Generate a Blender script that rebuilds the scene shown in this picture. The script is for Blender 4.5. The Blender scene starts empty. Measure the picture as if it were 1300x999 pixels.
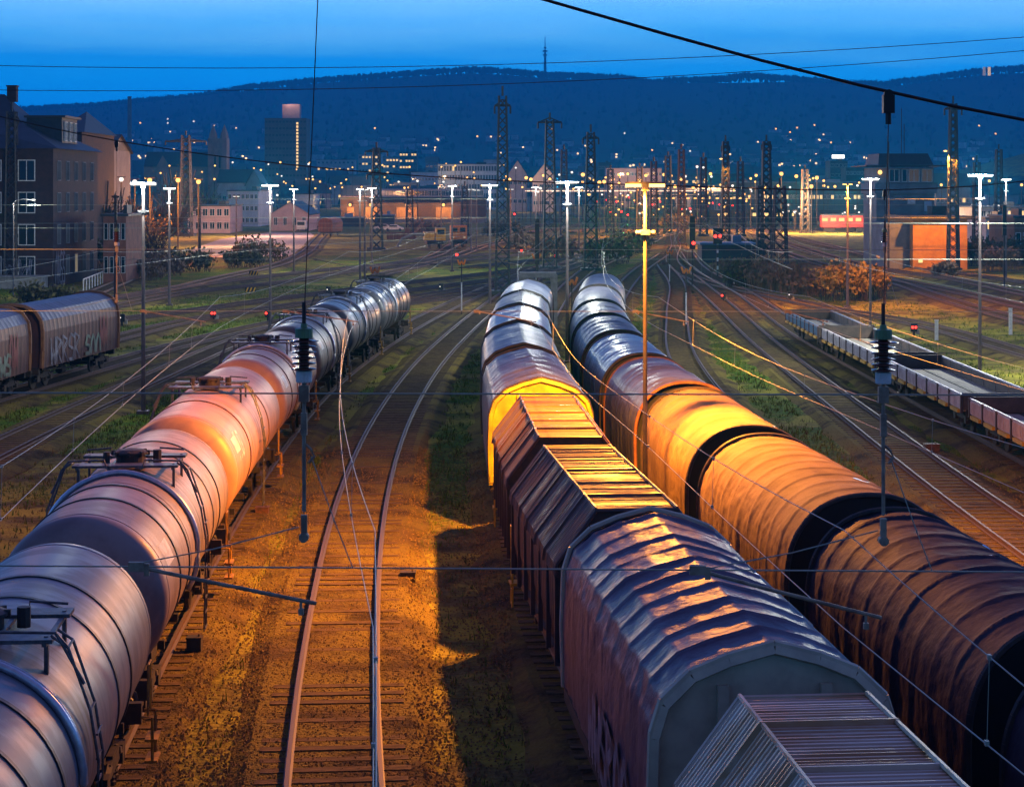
import bpy, math, random
import numpy as np
from mathutils import Vector, Matrix, noise
random.seed(7)
R = math.radians
HAZE = .00028
sc = bpy.context.scene
col = sc.collection
# ------------------------------------------------------------------ camera
F, YH, CX, CH = 2550.0, 238.0, 650.0, 9.8      # focal length in photo pixels, horizon row, centre column, eye height
cam_d = bpy.data.cameras.new('camera'); cam = bpy.data.objects.new('camera', cam_d); col.objects.link(cam)
cam.location = (0, 0, CH); cam.rotation_euler = (R(90), 0, 0)
cam_d.sensor_fit = 'HORIZONTAL'; cam_d.sensor_width = 36; cam_d.lens = F/1300*36
cam_d.shift_y = (YH-999/2)/1300
cam_d.clip_start = .5; cam_d.clip_end = 30000
sc.camera = cam
# ------------------------------------------------------------------ colour management, render
sc.view_settings.view_transform = 'Standard'; sc.view_settings.look = 'None'
sc.view_settings.exposure = 0; sc.view_settings.gamma = 1
sc.cycles.use_denoising = True
sc.cycles.max_bounces = 5; sc.cycles.diffuse_bounces = 2; sc.cycles.glossy_bounces = 3
sc.cycles.transmission_bounces = 2; sc.cycles.volume_bounces = 0; sc.cycles.transparent_max_bounces = 4
sc.cycles.sample_clamp_indirect = 3; sc.cycles.caustics_reflective = False; sc.cycles.caustics_refractive = False
# ------------------------------------------------------------------ dusk sky
world = bpy.data.worlds.new('World'); sc.world = world; world.use_nodes = True
nt = world.node_tree; nt.nodes.clear()
def N(t, **kw):
    n = nt.nodes.new(t)
    for k, v in kw.items(): setattr(n, k, v)
    return n
wo = N('ShaderNodeOutputWorld'); bg = N('ShaderNodeBackground'); nt.links.new(bg.outputs[0], wo.inputs[0])
sky = N('ShaderNodeTexSky', sky_type='NISHITA'); sky.sun_disc = False
sky.sun_elevation = R(-3); sky.sun_rotation = R(215); sky.ozone_density = 6; sky.air_density = 1.2
tc = N('ShaderNodeTexCoord'); sep = N('ShaderNodeSeparateXYZ'); nt.links.new(tc.outputs['Generated'], sep.inputs[0])
# a soft bank of cloud low in the sky: its upper edge wanders with a noise
mp = N('ShaderNodeMapping'); mp.inputs['Scale'].default_value = (3.2, 3.2, 30); nt.links.new(tc.outputs['Generated'], mp.inputs[0])
nz = N('ShaderNodeTexNoise'); nz.inputs['Scale'].default_value = 1.3; nz.inputs['Detail'].default_value = 5; nt.links.new(mp.outputs[0], nz.inputs['Vector'])
ma = N('ShaderNodeMath', operation='MULTIPLY_ADD'); ma.inputs[1].default_value = .052; ma.inputs[2].default_value = -.026; nt.links.new(nz.outputs['Fac'], ma.inputs[0])
ad = N('ShaderNodeMath', operation='ADD'); nt.links.new(sep.outputs['Z'], ad.inputs[0]); nt.links.new(ma.outputs[0], ad.inputs[1])
mr = N('ShaderNodeMapRange'); mr.inputs['From Min'].default_value = -.02; mr.inputs['From Max'].default_value = 1.0; nt.links.new(ad.outputs[0], mr.inputs[0])
rp = N('ShaderNodeValToRGB'); nt.links.new(mr.outputs[0], rp.inputs[0])
el = rp.color_ramp.elements
def z2f(z): return (z+.02)/1.02
stops = [(-.02, (.002, .30, 1.2)), (.030, (.002, .50, 1.75)), (.052, (.006, .66, 1.95)), (.064, (.02, .72, 2.0)), (.076, (.17, 1.0, 2.1)), (.095, (.42, 1.22, 2.2)),
         (.20, (.20, .55, 1.55)), (.42, (.11, .19, .62)), (1.0, (.085, .070, .22))]
el[0].position = z2f(stops[0][0]); el[0].color = (*stops[0][1], 1)
el[1].position = 1; el[1].color = (*stops[-1][1], 1)
for z, c in stops[1:-1]:
    e = el.new(z2f(z)); e.color = (*c, 1)
mx = N('ShaderNodeMix', data_type='RGBA', blend_type='ADD'); mx.inputs[0].default_value = .10
nt.links.new(rp.outputs[0], mx.inputs[6]); nt.links.new(sky.outputs[0], mx.inputs[7])
dk = N('ShaderNodeMapRange'); dk.inputs['From Min'].default_value = -.9; dk.inputs['From Max'].default_value = .5; dk.inputs['To Min'].default_value = .30; dk.inputs['To Max'].default_value = 1.12; nt.links.new(sep.outputs['Y'], dk.inputs[0])
mv = N('ShaderNodeVectorMath', operation='SCALE'); nt.links.new(mx.outputs[2], mv.inputs[0]); nt.links.new(dk.outputs[0], mv.inputs['Scale'])   # the sky is darker behind the viewer
nt.links.new(mv.outputs[0], bg.inputs[0]); bg.inputs[1].default_value = 1.0
# the last glow of the set sun: very weak and very wide
sd = bpy.data.lights.new('sun', 'SUN'); sd.energy = .04; sd.angle = R(60); sd.color = (1, .72, .78)
so = bpy.data.objects.new('sun', sd); col.objects.link(so); so.rotation_euler = (R(50), 0, R(35))

# ------------------------------------------------------------------ helpers
def at(px, py, z=0.0):
    """photo pixel -> point at height z"""
    Y = F*(CH-z)/(py-YH); return ((px-CX)/F*Y, Y)
def xa(px, Y): return (px-CX)/F*Y
def za(py, Y): return CH+(YH-py)/F*Y

class MB:
    def __init__(s): s.v = []; s.f = []; s.mi = []
    def quadgrid(s, rows, close=False, mi=0):
        b = len(s.v); n = len(rows[0])
        for r in rows: s.v.extend(r)
        for i in range(len(rows)-1):
            for j in range(n if close else n-1):
                k = (j+1) % n
                s.f.append((b+i*n+j, b+i*n+k, b+(i+1)*n+k, b+(i+1)*n+j)); s.mi.append(mi)
        return b
    def poly(s, pts, mi=0):
        b = len(s.v); s.v.extend(pts); s.f.append(tuple(range(b, b+len(pts)))); s.mi.append(mi)
    def box(s, c, d, rz=0, mi=0):
        x, y, z = c; a, b_, h = d[0]/2, d[1]/2, d[2]/2
        cs, sn = math.cos(rz), math.sin(rz); b = len(s.v)
        for dz in (-h, h):
            for dx, dy in ((-a, -b_), (a, -b_), (a, b_), (-a, b_)):
                s.v.append((x+dx*cs-dy*sn, y+dx*sn+dy*cs, z+dz))
        for q in ((3, 2, 1, 0), (4, 5, 6, 7), (0, 1, 5, 4), (1, 2, 6, 5), (2, 3, 7, 6), (3, 0, 4, 7)):
            s.f.append(tuple(b+i for i in q)); s.mi.append(mi)
    def bar(s, p, q, r, n=6, r2=None, caps=True, mi=0):
        p = Vector(p); q = Vector(q); d = q-p
        if d.length < 1e-6: return
        d.normalize(); u = d.cross(Vector((0, 0, 1)))
        if u.length < 1e-3: u = d.cross(Vector((1, 0, 0)))
        u.normalize(); w = d.cross(u); r2 = r if r2 is None else r2
        ra = [tuple(p+(u*math.cos(2*math.pi*i/n+.4)+w*math.sin(2*math.pi*i/n+.4))*r) for i in range(n)]
        rb = [tuple(q+(u*math.cos(2*math.pi*i/n+.4)+w*math.sin(2*math.pi*i/n+.4))*r2) for i in range(n)]
        b = s.quadgrid([ra, rb], True, mi)
        if caps:
            s.f.append(tuple(b+i for i in range(n))[::-1]); s.mi.append(mi)
            s.f.append(tuple(b+n+i for i in range(n))); s.mi.append(mi)
    def tube(s, pts, r, n=5, mi=0):
        pts = [Vector(p) for p in pts]; rows = []
        for i, p in enumerate(pts):
            d = pts[min(i+1, len(pts)-1)]-pts[max(i-1, 0)]; d.normalize()
            u = d.cross(Vector((0, 0, 1)))
            if u.length < 1e-3: u = Vector((1, 0, 0))
            u.normalize(); w = d.cross(u)
            rows.append([tuple(p+(u*math.cos(2*math.pi*k/n)+w*math.sin(2*math.pi*k/n))*r) for k in range(n)])
        b = s.quadgrid(rows, True, mi)
        s.f.append(tuple(b+i for i in range(n))[::-1]); s.mi.append(mi)
        e = b+(len(pts)-1)*n; s.f.append(tuple(e+i for i in range(n))); s.mi.append(mi)
    def lathe(s, prof, n=16, o=(0, 0, 0), axis='z', mi=0):
        rows = []
        for r, h in prof:
            row = []
            for k in range(n):
                a = 2*math.pi*k/n; c_, s_ = math.cos(a)*r, math.sin(a)*r
                row.append((o[0]+c_, o[1]+s_, o[2]+h) if axis == 'z' else (o[0]+c_, o[1]-h, o[2]+s_))
            rows.append(row)
        b = s.quadgrid(rows, True, mi); s.f.append(tuple(b+i for i in range(n))[::-1]); s.mi.append(mi)
        e = b+(len(prof)-1)*n; s.f.append(tuple(e+i for i in range(n))); s.mi.append(mi)
    def ball(s, c, r, n=8, m=5):
        rows = []
        for i in range(m+1):
            t = math.pi*i/m; rr = max(math.sin(t)*r, 1e-4)
            rows.append([(c[0]+rr*math.cos(2*math.pi*k/n), c[1]+rr*math.sin(2*math.pi*k/n), c[2]-math.cos(t)*r) for k in range(n)])
        s.quadgrid(rows, True)
    def build(s, name, m, parent=None, smooth=False, loc=None):
        me = bpy.data.meshes.new(name); me.from_pydata(s.v, [], s.f); me.update()
        for q in (m if isinstance(m, (list, tuple)) else [m]): me.materials.append(q)
        if any(s.mi): me.polygons.foreach_set('material_index', s.mi)
        if smooth: me.polygons.foreach_set('use_smooth', [True]*len(me.polygons))
        o = bpy.data.objects.new(name, me); col.objects.link(o)
        if parent: o.parent = parent
        if loc: o.location = loc
        return o
def bx(name, m, parent, *boxes):
    b = MB()
    for q in boxes: b.box(*q)
    return b.build(name, m, parent)
def tag(o, label, cat, group=None, kind=None):
    o['label'] = label; o['category'] = cat
    if group: o['group'] = group
    if kind: o['kind'] = kind
    return o
def thing(name, label, cat, loc=(0, 0, 0), rz=0, group=None):
    o = bpy.data.objects.new(name, None); col.objects.link(o); o.location = loc; o.rotation_euler = (0, 0, rz)
    o.empty_display_size = .3
    return tag(o, label, cat, group)
def structure(o): o['kind'] = 'structure'; return o
def dup(o, parent=None):
    c = o.copy(); col.objects.link(c)
    if parent: c.parent = parent
    for ch in list(o.children): dup(ch, c)
    return c
def inst(src, parent, loc, rz=0, scale=None, name=None):
    """one more part that shares a mesh"""
    c = bpy.data.objects.new(name or src.name.split('.')[0], src.data); col.objects.link(c); c.parent = parent
    c.location = loc; c.rotation_euler = (0, 0, rz)
    if scale: c.scale = scale
    return c

# ------------------------------------------------------------------ materials
DULL = ('brown ballast', 'weathered sleeper', 'yard ground', 'grass blade', 'dry grass', 'gravel stone')
def mat(name, c1, c2=None, scale=4, rough=.6, metal=0, bump=0, bscale=None, stretch=(1, 1, 1), lo=.35, hi=.65, detail=6, rough2=None, spec=.5, emit=None, es=0, bdist=.02, objrand=0, spill=False):
    if name in DULL: spec = .08
    m = bpy.data.materials.new(name); m.use_nodes = True; t = m.node_tree; b = t.nodes['Principled BSDF']
    b.inputs['Roughness'].default_value = rough; b.inputs['Metallic'].default_value = metal; b.inputs['Specular IOR Level'].default_value = spec
    b.inputs['Base Color'].default_value = (*c1, 1)
    if emit:
        b.inputs['Emission Color'].default_value = (*emit, 1); b.inputs['Emission Strength'].default_value = es
    if c2 or bump:
        tcn = t.nodes.new('ShaderNodeTexCoord'); mpn = t.nodes.new('ShaderNodeMapping'); mpn.inputs['Scale'].default_value = stretch
        t.links.new(tcn.outputs['Object'], mpn.inputs[0])
    if c2:
        n = t.nodes.new('ShaderNodeTexNoise'); n.inputs['Scale'].default_value = scale; n.inputs['Detail'].default_value = detail; n.inputs['Roughness'].default_value = .62
        t.links.new(mpn.outputs[0], n.inputs['Vector'])
        if objrand:
            oi = t.nodes.new('ShaderNodeObjectInfo'); ml = t.nodes.new('ShaderNodeVectorMath'); ml.operation = 'MULTIPLY_ADD'
            cb = t.nodes.new('ShaderNodeCombineXYZ'); 
            for i in range(3): t.links.new(oi.outputs['Random'], cb.inputs[i])
            ml.inputs[1].default_value = (37, 51, 23); t.links.new(cb.outputs[0], ml.inputs[0]); t.links.new(mpn.outputs[0], ml.inputs[2])
            t.links.new(ml.outputs[0], n.inputs['Vector'])
        r = t.nodes.new('ShaderNodeMapRange'); r.interpolation_type = 'SMOOTHSTEP'; r.inputs['From Min'].default_value = lo; r.inputs['From Max'].default_value = hi
        t.links.new(n.outputs['Fac'], r.inputs[0])
        x = t.nodes.new('ShaderNodeMix'); x.data_type = 'RGBA'; x.inputs[6].default_value = (*c1, 1); x.inputs[7].default_value = (*c2, 1)
        t.links.new(r.outputs[0], x.inputs[0]); t.links.new(x.outputs[2], b.inputs['Base Color'])
        if spill:                                       # dark product streaks that ran down from the manhole
            sp_ = t.nodes.new('ShaderNodeSeparateXYZ'); t.links.new(tcn.outputs['Object'], sp_.inputs[0])
            ab = t.nodes.new('ShaderNodeMath'); ab.operation = 'ABSOLUTE'; t.links.new(sp_.outputs['Y'], ab.inputs[0])
            g1 = t.nodes.new('ShaderNodeMapRange'); g1.inputs['From Min'].default_value = 1.25; g1.inputs['From Max'].default_value = .15; t.links.new(ab.outputs[0], g1.inputs[0])
            m3_ = t.nodes.new('ShaderNodeMapping'); m3_.inputs['Scale'].default_value = (1.2, 9, .5); t.links.new(tcn.outputs['Object'], m3_.inputs[0])
            n3 = t.nodes.new('ShaderNodeTexNoise'); n3.inputs['Scale'].default_value = 1; n3.inputs['Detail'].default_value = 5; t.links.new(m3_.outputs[0], n3.inputs['Vector'])
            g2 = t.nodes.new('ShaderNodeMapRange'); g2.inputs['From Min'].default_value = .42; g2.inputs['From Max'].default_value = .66; t.links.new(n3.outputs['Fac'], g2.inputs[0])
            mu = t.nodes.new('ShaderNodeMath'); mu.operation = 'MULTIPLY'; t.links.new(g1.outputs[0], mu.inputs[0]); t.links.new(g2.outputs[0], mu.inputs[1])
            x2 = t.nodes.new('ShaderNodeMix'); x2.data_type = 'RGBA'; x2.inputs[7].default_value = (.05, .032, .025, 1); t.links.new(mu.outputs[0], x2.inputs[0]); t.links.new(x.outputs[2], x2.inputs[6]); t.links.new(x2.outputs[2], b.inputs['Base Color'])
        if rough2 is not None:
            rr = t.nodes.new('ShaderNodeMapRange'); rr.inputs['To Min'].default_value = rough; rr.inputs['To Max'].default_value = rough2
            t.links.new(r.outputs[0], rr.inputs[0]); t.links.new(rr.outputs[0], b.inputs['Roughness'])
    if bump:
        n2 = t.nodes.new('ShaderNodeTexNoise'); n2.inputs['Scale'].default_value = bscale or scale*3; n2.inputs['Detail'].default_value = 5
        t.links.new(mpn.outputs[0], n2.inputs['Vector']); bn = t.nodes.new('ShaderNodeBump'); bn.inputs['Strength'].default_value = bump; bn.inputs['Distance'].default_value = bdist
        t.links.new(n2.outputs['Fac'], bn.inputs['Height']); t.links.new(bn.outputs[0], b.inputs['Normal'])
    return m
def glow(name, c, s, sample=False):
    m = bpy.data.materials.new(name); m.use_nodes = True; t = m.node_tree; t.nodes.clear()
    o = t.nodes.new('ShaderNodeOutputMaterial'); e = t.nodes.new('ShaderNodeEmission'); e.inputs[0].default_value = (*c, 1); e.inputs[1].default_value = s
    t.links.new(e.outputs[0], o.inputs[0])
    if not sample: m.cycles.emission_sampling = 'NONE'
    return m
M = {}
M['steel'] = mat('galvanised steel', (.16, .16, .17), (.09, .09, .10), 9, .5, .6, objrand=1)
M['dark_steel'] = mat('dark steel', (.035, .034, .036), (.07, .05, .04), 6, .6, .3)
M['under'] = mat('wagon underframe', (.018, .016, .016), (.05, .032, .022), 3, .75)
M['rust'] = mat('rusty steel', (.16, .065, .035), (.07, .035, .025), 7, .75)
M['green_steel'] = mat('green painted lattice', (.028, .045, .040), (.045, .05, .045), 3, .6)
M['pole'] = mat('painted lamp pole', (.16, .11, .10), (.10, .085, .09), 4, .55, objrand=1)
M['concrete'] = mat('concrete', (.30, .29, .27), (.20, .19, .18), 2.5, .85)
M['white'] = mat('white paint', (.72, .72, .70), (.5, .49, .47), 5, .55)
M['yellow'] = mat('yellow paint', (.75, .42, .02), (.55, .28, .02), 3, .5)
M['orange'] = mat('orange paint', (.75, .22, .02), (.6, .15, .02), 5, .5)
M['black'] = mat('black paint', (.012, .012, .013), rough=.5)
M['glass'] = mat('window glass', (.02, .025, .03), rough=.08)
M['lit_window'] = glow('lit window', (1, .62, .22), 1.6)
M['dim_window'] = glow('dimly lit window', (1, .75, .42), .5)
M['lamp_white'] = glow('white lamp tube', (1, .97, .84), 2.0)
M['lamp_orange'] = glow('sodium lamp tube', (1, .52, .13), 5)
M['far_orange'] = glow('far sodium lamp', (1, .47, .11), 3.2)
M['far_white'] = glow('far white lamp', (1, .92, .80), 1.8)
M['red'] = glow('red signal lamp', (1, .03, .02), 7)
M['wire'] = mat('weathered wire', (.32, .38, .33), (.38, .36, .28), 1.5, .5, .2)
M['ins'] = mat('brown glazed insulator', (.13, .05, .035), (.08, .03, .025), 8, .2)
M['ins_green'] = mat('green insulator cap', (.14, .26, .10), (.10, .17, .08), 9, .4)

# ------------------------------------------------------------------ tracks: X as a smooth function of Y
def curve(pts):
    pts = sorted(pts); ys = [p[0] for p in pts]; xs = [p[1] for p in pts]; n = len(pts); m = []
    for i in range(n):
        if i == 0: m.append((xs[1]-xs[0])/(ys[1]-ys[0]))
        elif i == n-1: m.append((xs[-1]-xs[-2])/(ys[-1]-ys[-2]))
        else:
            h0 = ys[i]-ys[i-1]; h1 = ys[i+1]-ys[i]
            m.append(((xs[i]-xs[i-1])/h0*h1+(xs[i+1]-xs[i])/h1*h0)/(h0+h1))
    def f(Y):
        Y = min(max(Y, ys[0]), ys[-1]); i = max(j for j in range(n-1) if ys[j] <= Y)
        h = ys[i+1]-ys[i]; t = (Y-ys[i])/h
        return (2*t**3-3*t*t+1)*xs[i]+(t**3-2*t*t+t)*h*m[i]+(-2*t**3+3*t*t)*xs[i+1]+(t**3-t*t)*h*m[i+1]
    f.y0 = ys[0]; f.y1 = ys[-1]
    return f
def pxc(*pp): return curve([(at(x, y)[1], at(x, y)[0]) for x, y in pp])
def head(f, Y): return math.atan2(f(Y-1)-f(Y+1), 2.0)      # rotation about z of a thing that looks along the track
cc = curve([(6, -.4), (20, -1.72), (24.4, -2.15), (37, -3.24), (45, -3.78), (56.5, -4.4), (74.6, -4.91), (95, -4.86), (111.6, -4.44), (128.8, -3.66), (154, -2.2), (189, .3), (223, 3.4), (287, 12.0), (338, 17.8), (397, 21), (446, 24), (560, 34)])
mid = curve([(6, 4.7), (20, 3.45), (24.4, 3.07), (34.5, 2.27), (43.8, 1.45), (53.4, .98), (58, .80), (80, .27), (90, .3), (120, 1.0), (150, 2.6), (190, 5.2), (230, 8.6), (290, 16.4)])
rgt = curve([(6, 8.9), (14, 8.25), (25, 7.4), (36, 6.5), (46, 5.65), (56.8, 5.05), (66.7, 4.5), (77.8, 4.22), (88, 4.15), (110, 4.75), (131, 5.9), (180, 9.6), (225, 14), (290, 22)])
tnk = curve([(4, -4.9), (18, -6.2), (34.3, -7.4), (49, -8.24), (65.6, -8.9), (80, -9.2), (95, -9.2), (110, -8.7), (125, -7.9), (150, -6.1), (190, -2.2), (223, 1.4), (287, 10)])
t14 = curve([(12, 13.2), (40, 10.7), (60, 9.5), (80, 9.0), (112, 9.6), (150, 12.3), (200, 16.4), (250, 18.8)])
t1 = curve([(20, 14.3), (55, 14.0), (87, 14.6), (121, 15.5), (168, 17.4), (210, 18.9), (250, 20.2), (338, 27.6), (410, 33.2), (463, 38.5), (560, 48)])
flt = curve([(20, 18.2), (71, 18.5), (100, 18.7), (133, 19.1), (153, 19.9), (186, 21.2), (231, 22), (300, 26)])
r3 = pxc((1460, 500), (1300, 453), (1152, 412), (1060, 396), (971, 377), (897, 361), (868, 350))
r5 = pxc((1400, 396), (1300, 376), (1226, 360), (1106, 341), (1060, 329), (995, 309), (960, 299), (935, 289))
r6 = pxc((1400, 415), (1300, 393), (1245, 380), (1125, 355), (1060, 342), (997, 323), (950, 308), (915, 293))
r7 = pxc((1400, 434), (1300, 411), (1220, 389), (1152, 366), (1105, 350))
r8 = pxc((1400, 377), (1300, 361), (1180, 344), (1100, 325), (1030, 308), (985, 298), (960, 292))
m1 = pxc((690, 353), (760, 330), (800, 314), (813, 300), (816, 290))
m2 = pxc((640, 350), (725, 341), (785, 324), (828, 308), (842, 297), (845, 290))
m3 = pxc((600, 341), (690, 331), (770, 318), (835, 303), (875, 293))
lw = pxc((-200, 590), (-42, 522), (36, 499), (105, 478), (215, 446), (325, 419), (440, 398), (521, 388), (625, 372), (690, 360))      # track of the covered wagons
l13 = pxc((-160, 660), (0, 576), (184, 490), (340, 424), (420, 402), (530, 380), (640, 362), (700, 350))
la = pxc((-150, 520), (0, 475), (146, 434), (240, 411), (340, 395), (523, 371), (625, 358), (720, 342))
lb = pxc((-60, 450), (60, 425), (148, 410), (240, 398), (349, 383), (523, 361), (625, 349), (740, 333))
lc = pxc((-60, 428), (50, 410), (146, 392), (240, 374), (349, 362), (453, 346), (560, 336), (680, 323), (770, 312))
ld = pxc((20, 400), (146, 381), (240, 366), (349, 352), (453, 341), (560, 331), (680, 317), (760, 305))
le = pxc((60, 400), (110, 379), (200, 343), (240, 331), (262, 320))
lf = pxc((150, 382), (220, 369), (275, 356), (349, 339), (377, 328), (403, 306), (412, 297))
lg = pxc((440, 345), (533, 331), (573, 314), (590, 304))
lh = pxc((480, 352), (569, 330), (615, 314), (650, 305))
M['rail'] = None
def rail_mat():
    m = mat('rail steel', (.11, .055, .045), (.06, .035, .03), 5, .6, .2); t = m.node_tree; b = t.nodes['Principled BSDF']
    g = t.nodes.new('ShaderNodeNewGeometry'); s = t.nodes.new('ShaderNodeSeparateXYZ'); t.links.new(g.outputs['True Normal'], s.inputs[0])
    k = t.nodes.new('ShaderNodeMath'); k.operation = 'GREATER_THAN'; k.inputs[1].default_value = .9; t.links.new(s.outputs['Z'], k.inputs[0])
    old = b.inputs['Base Color'].links[0].from_socket
    x = t.nodes.new('ShaderNodeMix'); x.data_type = 'RGBA'; x.inputs[7].default_value = (.13, .10, .095, 1); t.links.new(k.outputs[0], x.inputs[0]); t.links.new(old, x.inputs[6]); t.links.new(x.outputs[2], b.inputs['Base Color'])
    for nm, a_, b_ in (('Metallic', .2, .45), ('Roughness', .6, .62)):
        r = t.nodes.new('ShaderNodeMapRange'); r.inputs['To Min'].default_value = a_; r.inputs['To Max'].default_value = b_; t.links.new(k.outputs[0], r.inputs[0]); t.links.new(r.outputs[0], b.inputs[nm])
    return m
M['rail'] = rail_mat()
def ground_mat(name='yard ground', c1=(.175, .14, .045), c2=(.060, .042, .018), mossc=(.29, .26, .035), bs_=7):
    m = mat(name, c1, c2, .9, .95, bump=1, bscale=bs_, bdist=.10, detail=10)
    t = m.node_tree; bs = t.nodes['Principled BSDF']; old = bs.inputs['Base Color'].links[0].from_socket
    a = t.nodes.new('ShaderNodeAttribute'); a.attribute_name = 'grass'
    tcn = t.nodes.new('ShaderNodeTexCoord')
    def noi(s, d=8):
        n = t.nodes.new('ShaderNodeTexNoise'); n.inputs['Scale'].default_value = s; n.inputs['Detail'].default_value = d; n.inputs['Roughness'].default_value = .65; t.links.new(tcn.outputs['Object'], n.inputs['Vector']); return n.outputs['Fac']
    def ramp(src, lo, hi):
        r = t.nodes.new('ShaderNodeMapRange'); r.interpolation_type = 'SMOOTHSTEP'; r.inputs['From Min'].default_value = lo; r.inputs['From Max'].default_value = hi; t.links.new(src, r.inputs[0]); return r.outputs[0]
    def mix(f, a_, b_):
        x = t.nodes.new('ShaderNodeMix'); x.data_type = 'RGBA'; t.links.new(f, x.inputs[0])
        for s, v in ((6, a_), (7, b_)):
            if isinstance(v, tuple): x.inputs[s].default_value = (*v, 1)
            else: t.links.new(v, x.inputs[s])
        return x.outputs[2]
    gcol = mix(ramp(noi(.7), .4, .6), (.085, .19, .006), (.21, .24, .012))
    gcol = mix(ramp(noi(9), .42, .6), gcol, (.030, .036, .010))
    moss = mix(ramp(noi(.35, 5), .40, .58), old, mossc)
    ad_ = t.nodes.new('ShaderNodeMath'); ad_.operation = 'ADD'; t.links.new(a.outputs['Fac'], ad_.inputs[0])
    nb = t.nodes.new('ShaderNodeMath'); nb.operation = 'MULTIPLY_ADD'; nb.inputs[1].default_value = 1.1; nb.inputs[2].default_value = -.55; t.links.new(noi(4.5), nb.inputs[0]); t.links.new(nb.outputs[0], ad_.inputs[1])
    c_ = mix(ramp(ad_.outputs[0], .22, .55), moss, gcol)
    # woods cover everything beyond the town
    sp = t.nodes.new('ShaderNodeSeparateXYZ'); t.links.new(tcn.outputs['Object'], sp.inputs[0])
    far = ramp(sp.outputs['Y'], 900, 1500)
    wood = mix(ramp(noi(.012), .4, .62), (.034, .060, .045), (.042, .064, .048))
    wood = mix(ramp(noi(.0035, 3), .60, .66), wood, (.060, .075, .055))
    t.links.new(mix(far, c_, wood), bs.inputs['Base Color'])
    return m
M['ballast'] = ground_mat('brown ballast', (.130, .088, .038), (.045, .031, .017), (.19, .145, .032), 11)
M['sleeper'] = mat('weathered sleeper', (.16, .11, .06), (.075, .05, .03), 3, .85, bump=.4, bscale=25, stretch=(1, 6, 1))
sleeper_b = MB(); sleeper_b.box((0, 0, .10), (2.5, .25, .14)); SLP = sleeper_b.build('sleeper', M['sleeper']); 
ALL = []
def track(f, y0, y1, lab, near=0, gap=.62, bury=.040):
    y0 = max(y0, f.y0); y1 = min(y1, f.y1); ALL.append((f, y0, y1))
    ys = list(np.arange(y0, y1, 2.0))+[y1]
    b = MB(); rows = []
    for Y in ys:
        X = f(Y); h = head(f, Y); c, s = math.cos(h), math.sin(h)
        rows.append([(X+d*c, Y+d*s, z) for d, z in ((-1.95-.5*noise.noise((Y*.45, X*.1, 1.7)), -.03), (-1.45, .150), (1.45, .150), (1.95+.5*noise.noise((Y*.45, X*.1, 8.7)), -.03))])
    b.quadgrid(rows); o = b.build('railway_track', M['ballast']); structure(o); o['label'] = lab
    for sgn in (-1, 1):
        r = MB(); rw = []
        for Y in ys:
            X = f(Y); h = head(f, Y); c, s = math.cos(h), math.sin(h)
            rw.append([(X+(sgn*.755+d)*c, Y+(sgn*.755+d)*s, z) for d, z in ((-.07, .17), (-.07, .185), (-.012, .20), (-.012, .275), (-.036, .285), (-.036, .318), (.036, .318), (.036, .285), (.012, .275), (.012, .20), (.07, .185), (.07, .17))])
        r.quadgrid(rw); r.build('rail', M['rail'], o)
    Y = y0; n = 0; q = MB(); rnd = random.Random(len(ALL))
    while Y < y1:
        X = f(Y); h = head(f, Y)+rnd.uniform(-.012, .012)
        if n < near:
            s = inst(SLP, o, (X+rnd.uniform(-.04, .04), Y, rnd.uniform(-bury, .010)), h, name='sleeper')
        elif Y < 330: q.box((X, Y, .10), (2.5, .25, .14), h)
        n += 1; Y += gap/math.cos(h)
    if q.v:
        s = q.build('sleepers', M['sleeper'], o); s['kind'] = 'stuff'
    return o
track(cc, 14, 560, 'empty curving track between the tank train and the hood wagons', near=95)
track(mid, 8, 290, 'track under the hood wagons and ridged tarpaulin wagons')
track(rgt, 8, 290, 'track under the arched tarpaulin wagons')
track(tnk, 6, 287, 'track under the tank wagon train')
track(t14, 14, 250, 'track just right of the arched tarpaulin wagons')
track(t1, 22, 560, 'empty track left of the low sided flat wagons', near=95, gap=.68, bury=.006)
track(flt, 22, 300, 'track under the low sided flat wagons')
track(r3, 60, 240, 'track right of the low sided flat wagons')
track(r5, 120, 560, 'farther track in front of the brick relay hut')
track(r6, 120, 460, 'track between the bushes and the brick relay hut')
track(r7, 120, 260, 'track along the foot of the brown reed thicket')
track(r8, 150, 460, 'farthest track in front of the relay hut')
track(m1, 200, 460, 'left throat track beyond the middle train')
track(m2, 210, 460, 'middle throat track beyond the middle train')
track(m3, 230, 460, 'right throat track beyond the middle train')
track(lw, 60, 220, 'track under the covered wagons on the left')
track(l13, 40, 220, 'empty track between the covered wagons and the tank train')
track(la, 80, 240, 'left fan track behind the covered wagons')
track(lb, 110, 260, 'second left fan track behind the covered wagons')
track(lc, 120, 340, 'third left fan track')
track(ld, 140, 380, 'fourth left fan track by the sandy yard')
track(le, 140, 300, 'siding curving past the white railing')
track(lf, 170, 420, 'siding curving up to the red freight wagon')
track(lg, 200, 380, 'depot siding to the yellow crane wagon')
track(lh, 200, 380, 'depot siding to the yellow locomotive')
for k in range(9):
    xo = 8+k*9.5
    f = curve([(430, xo*.9-12), (520, xo), (760, xo*1.25), (1000, xo*1.5)])
    track(f, 430, 1000, 'far yard track beyond the throat')
bpy.data.objects.remove(SLP)

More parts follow.
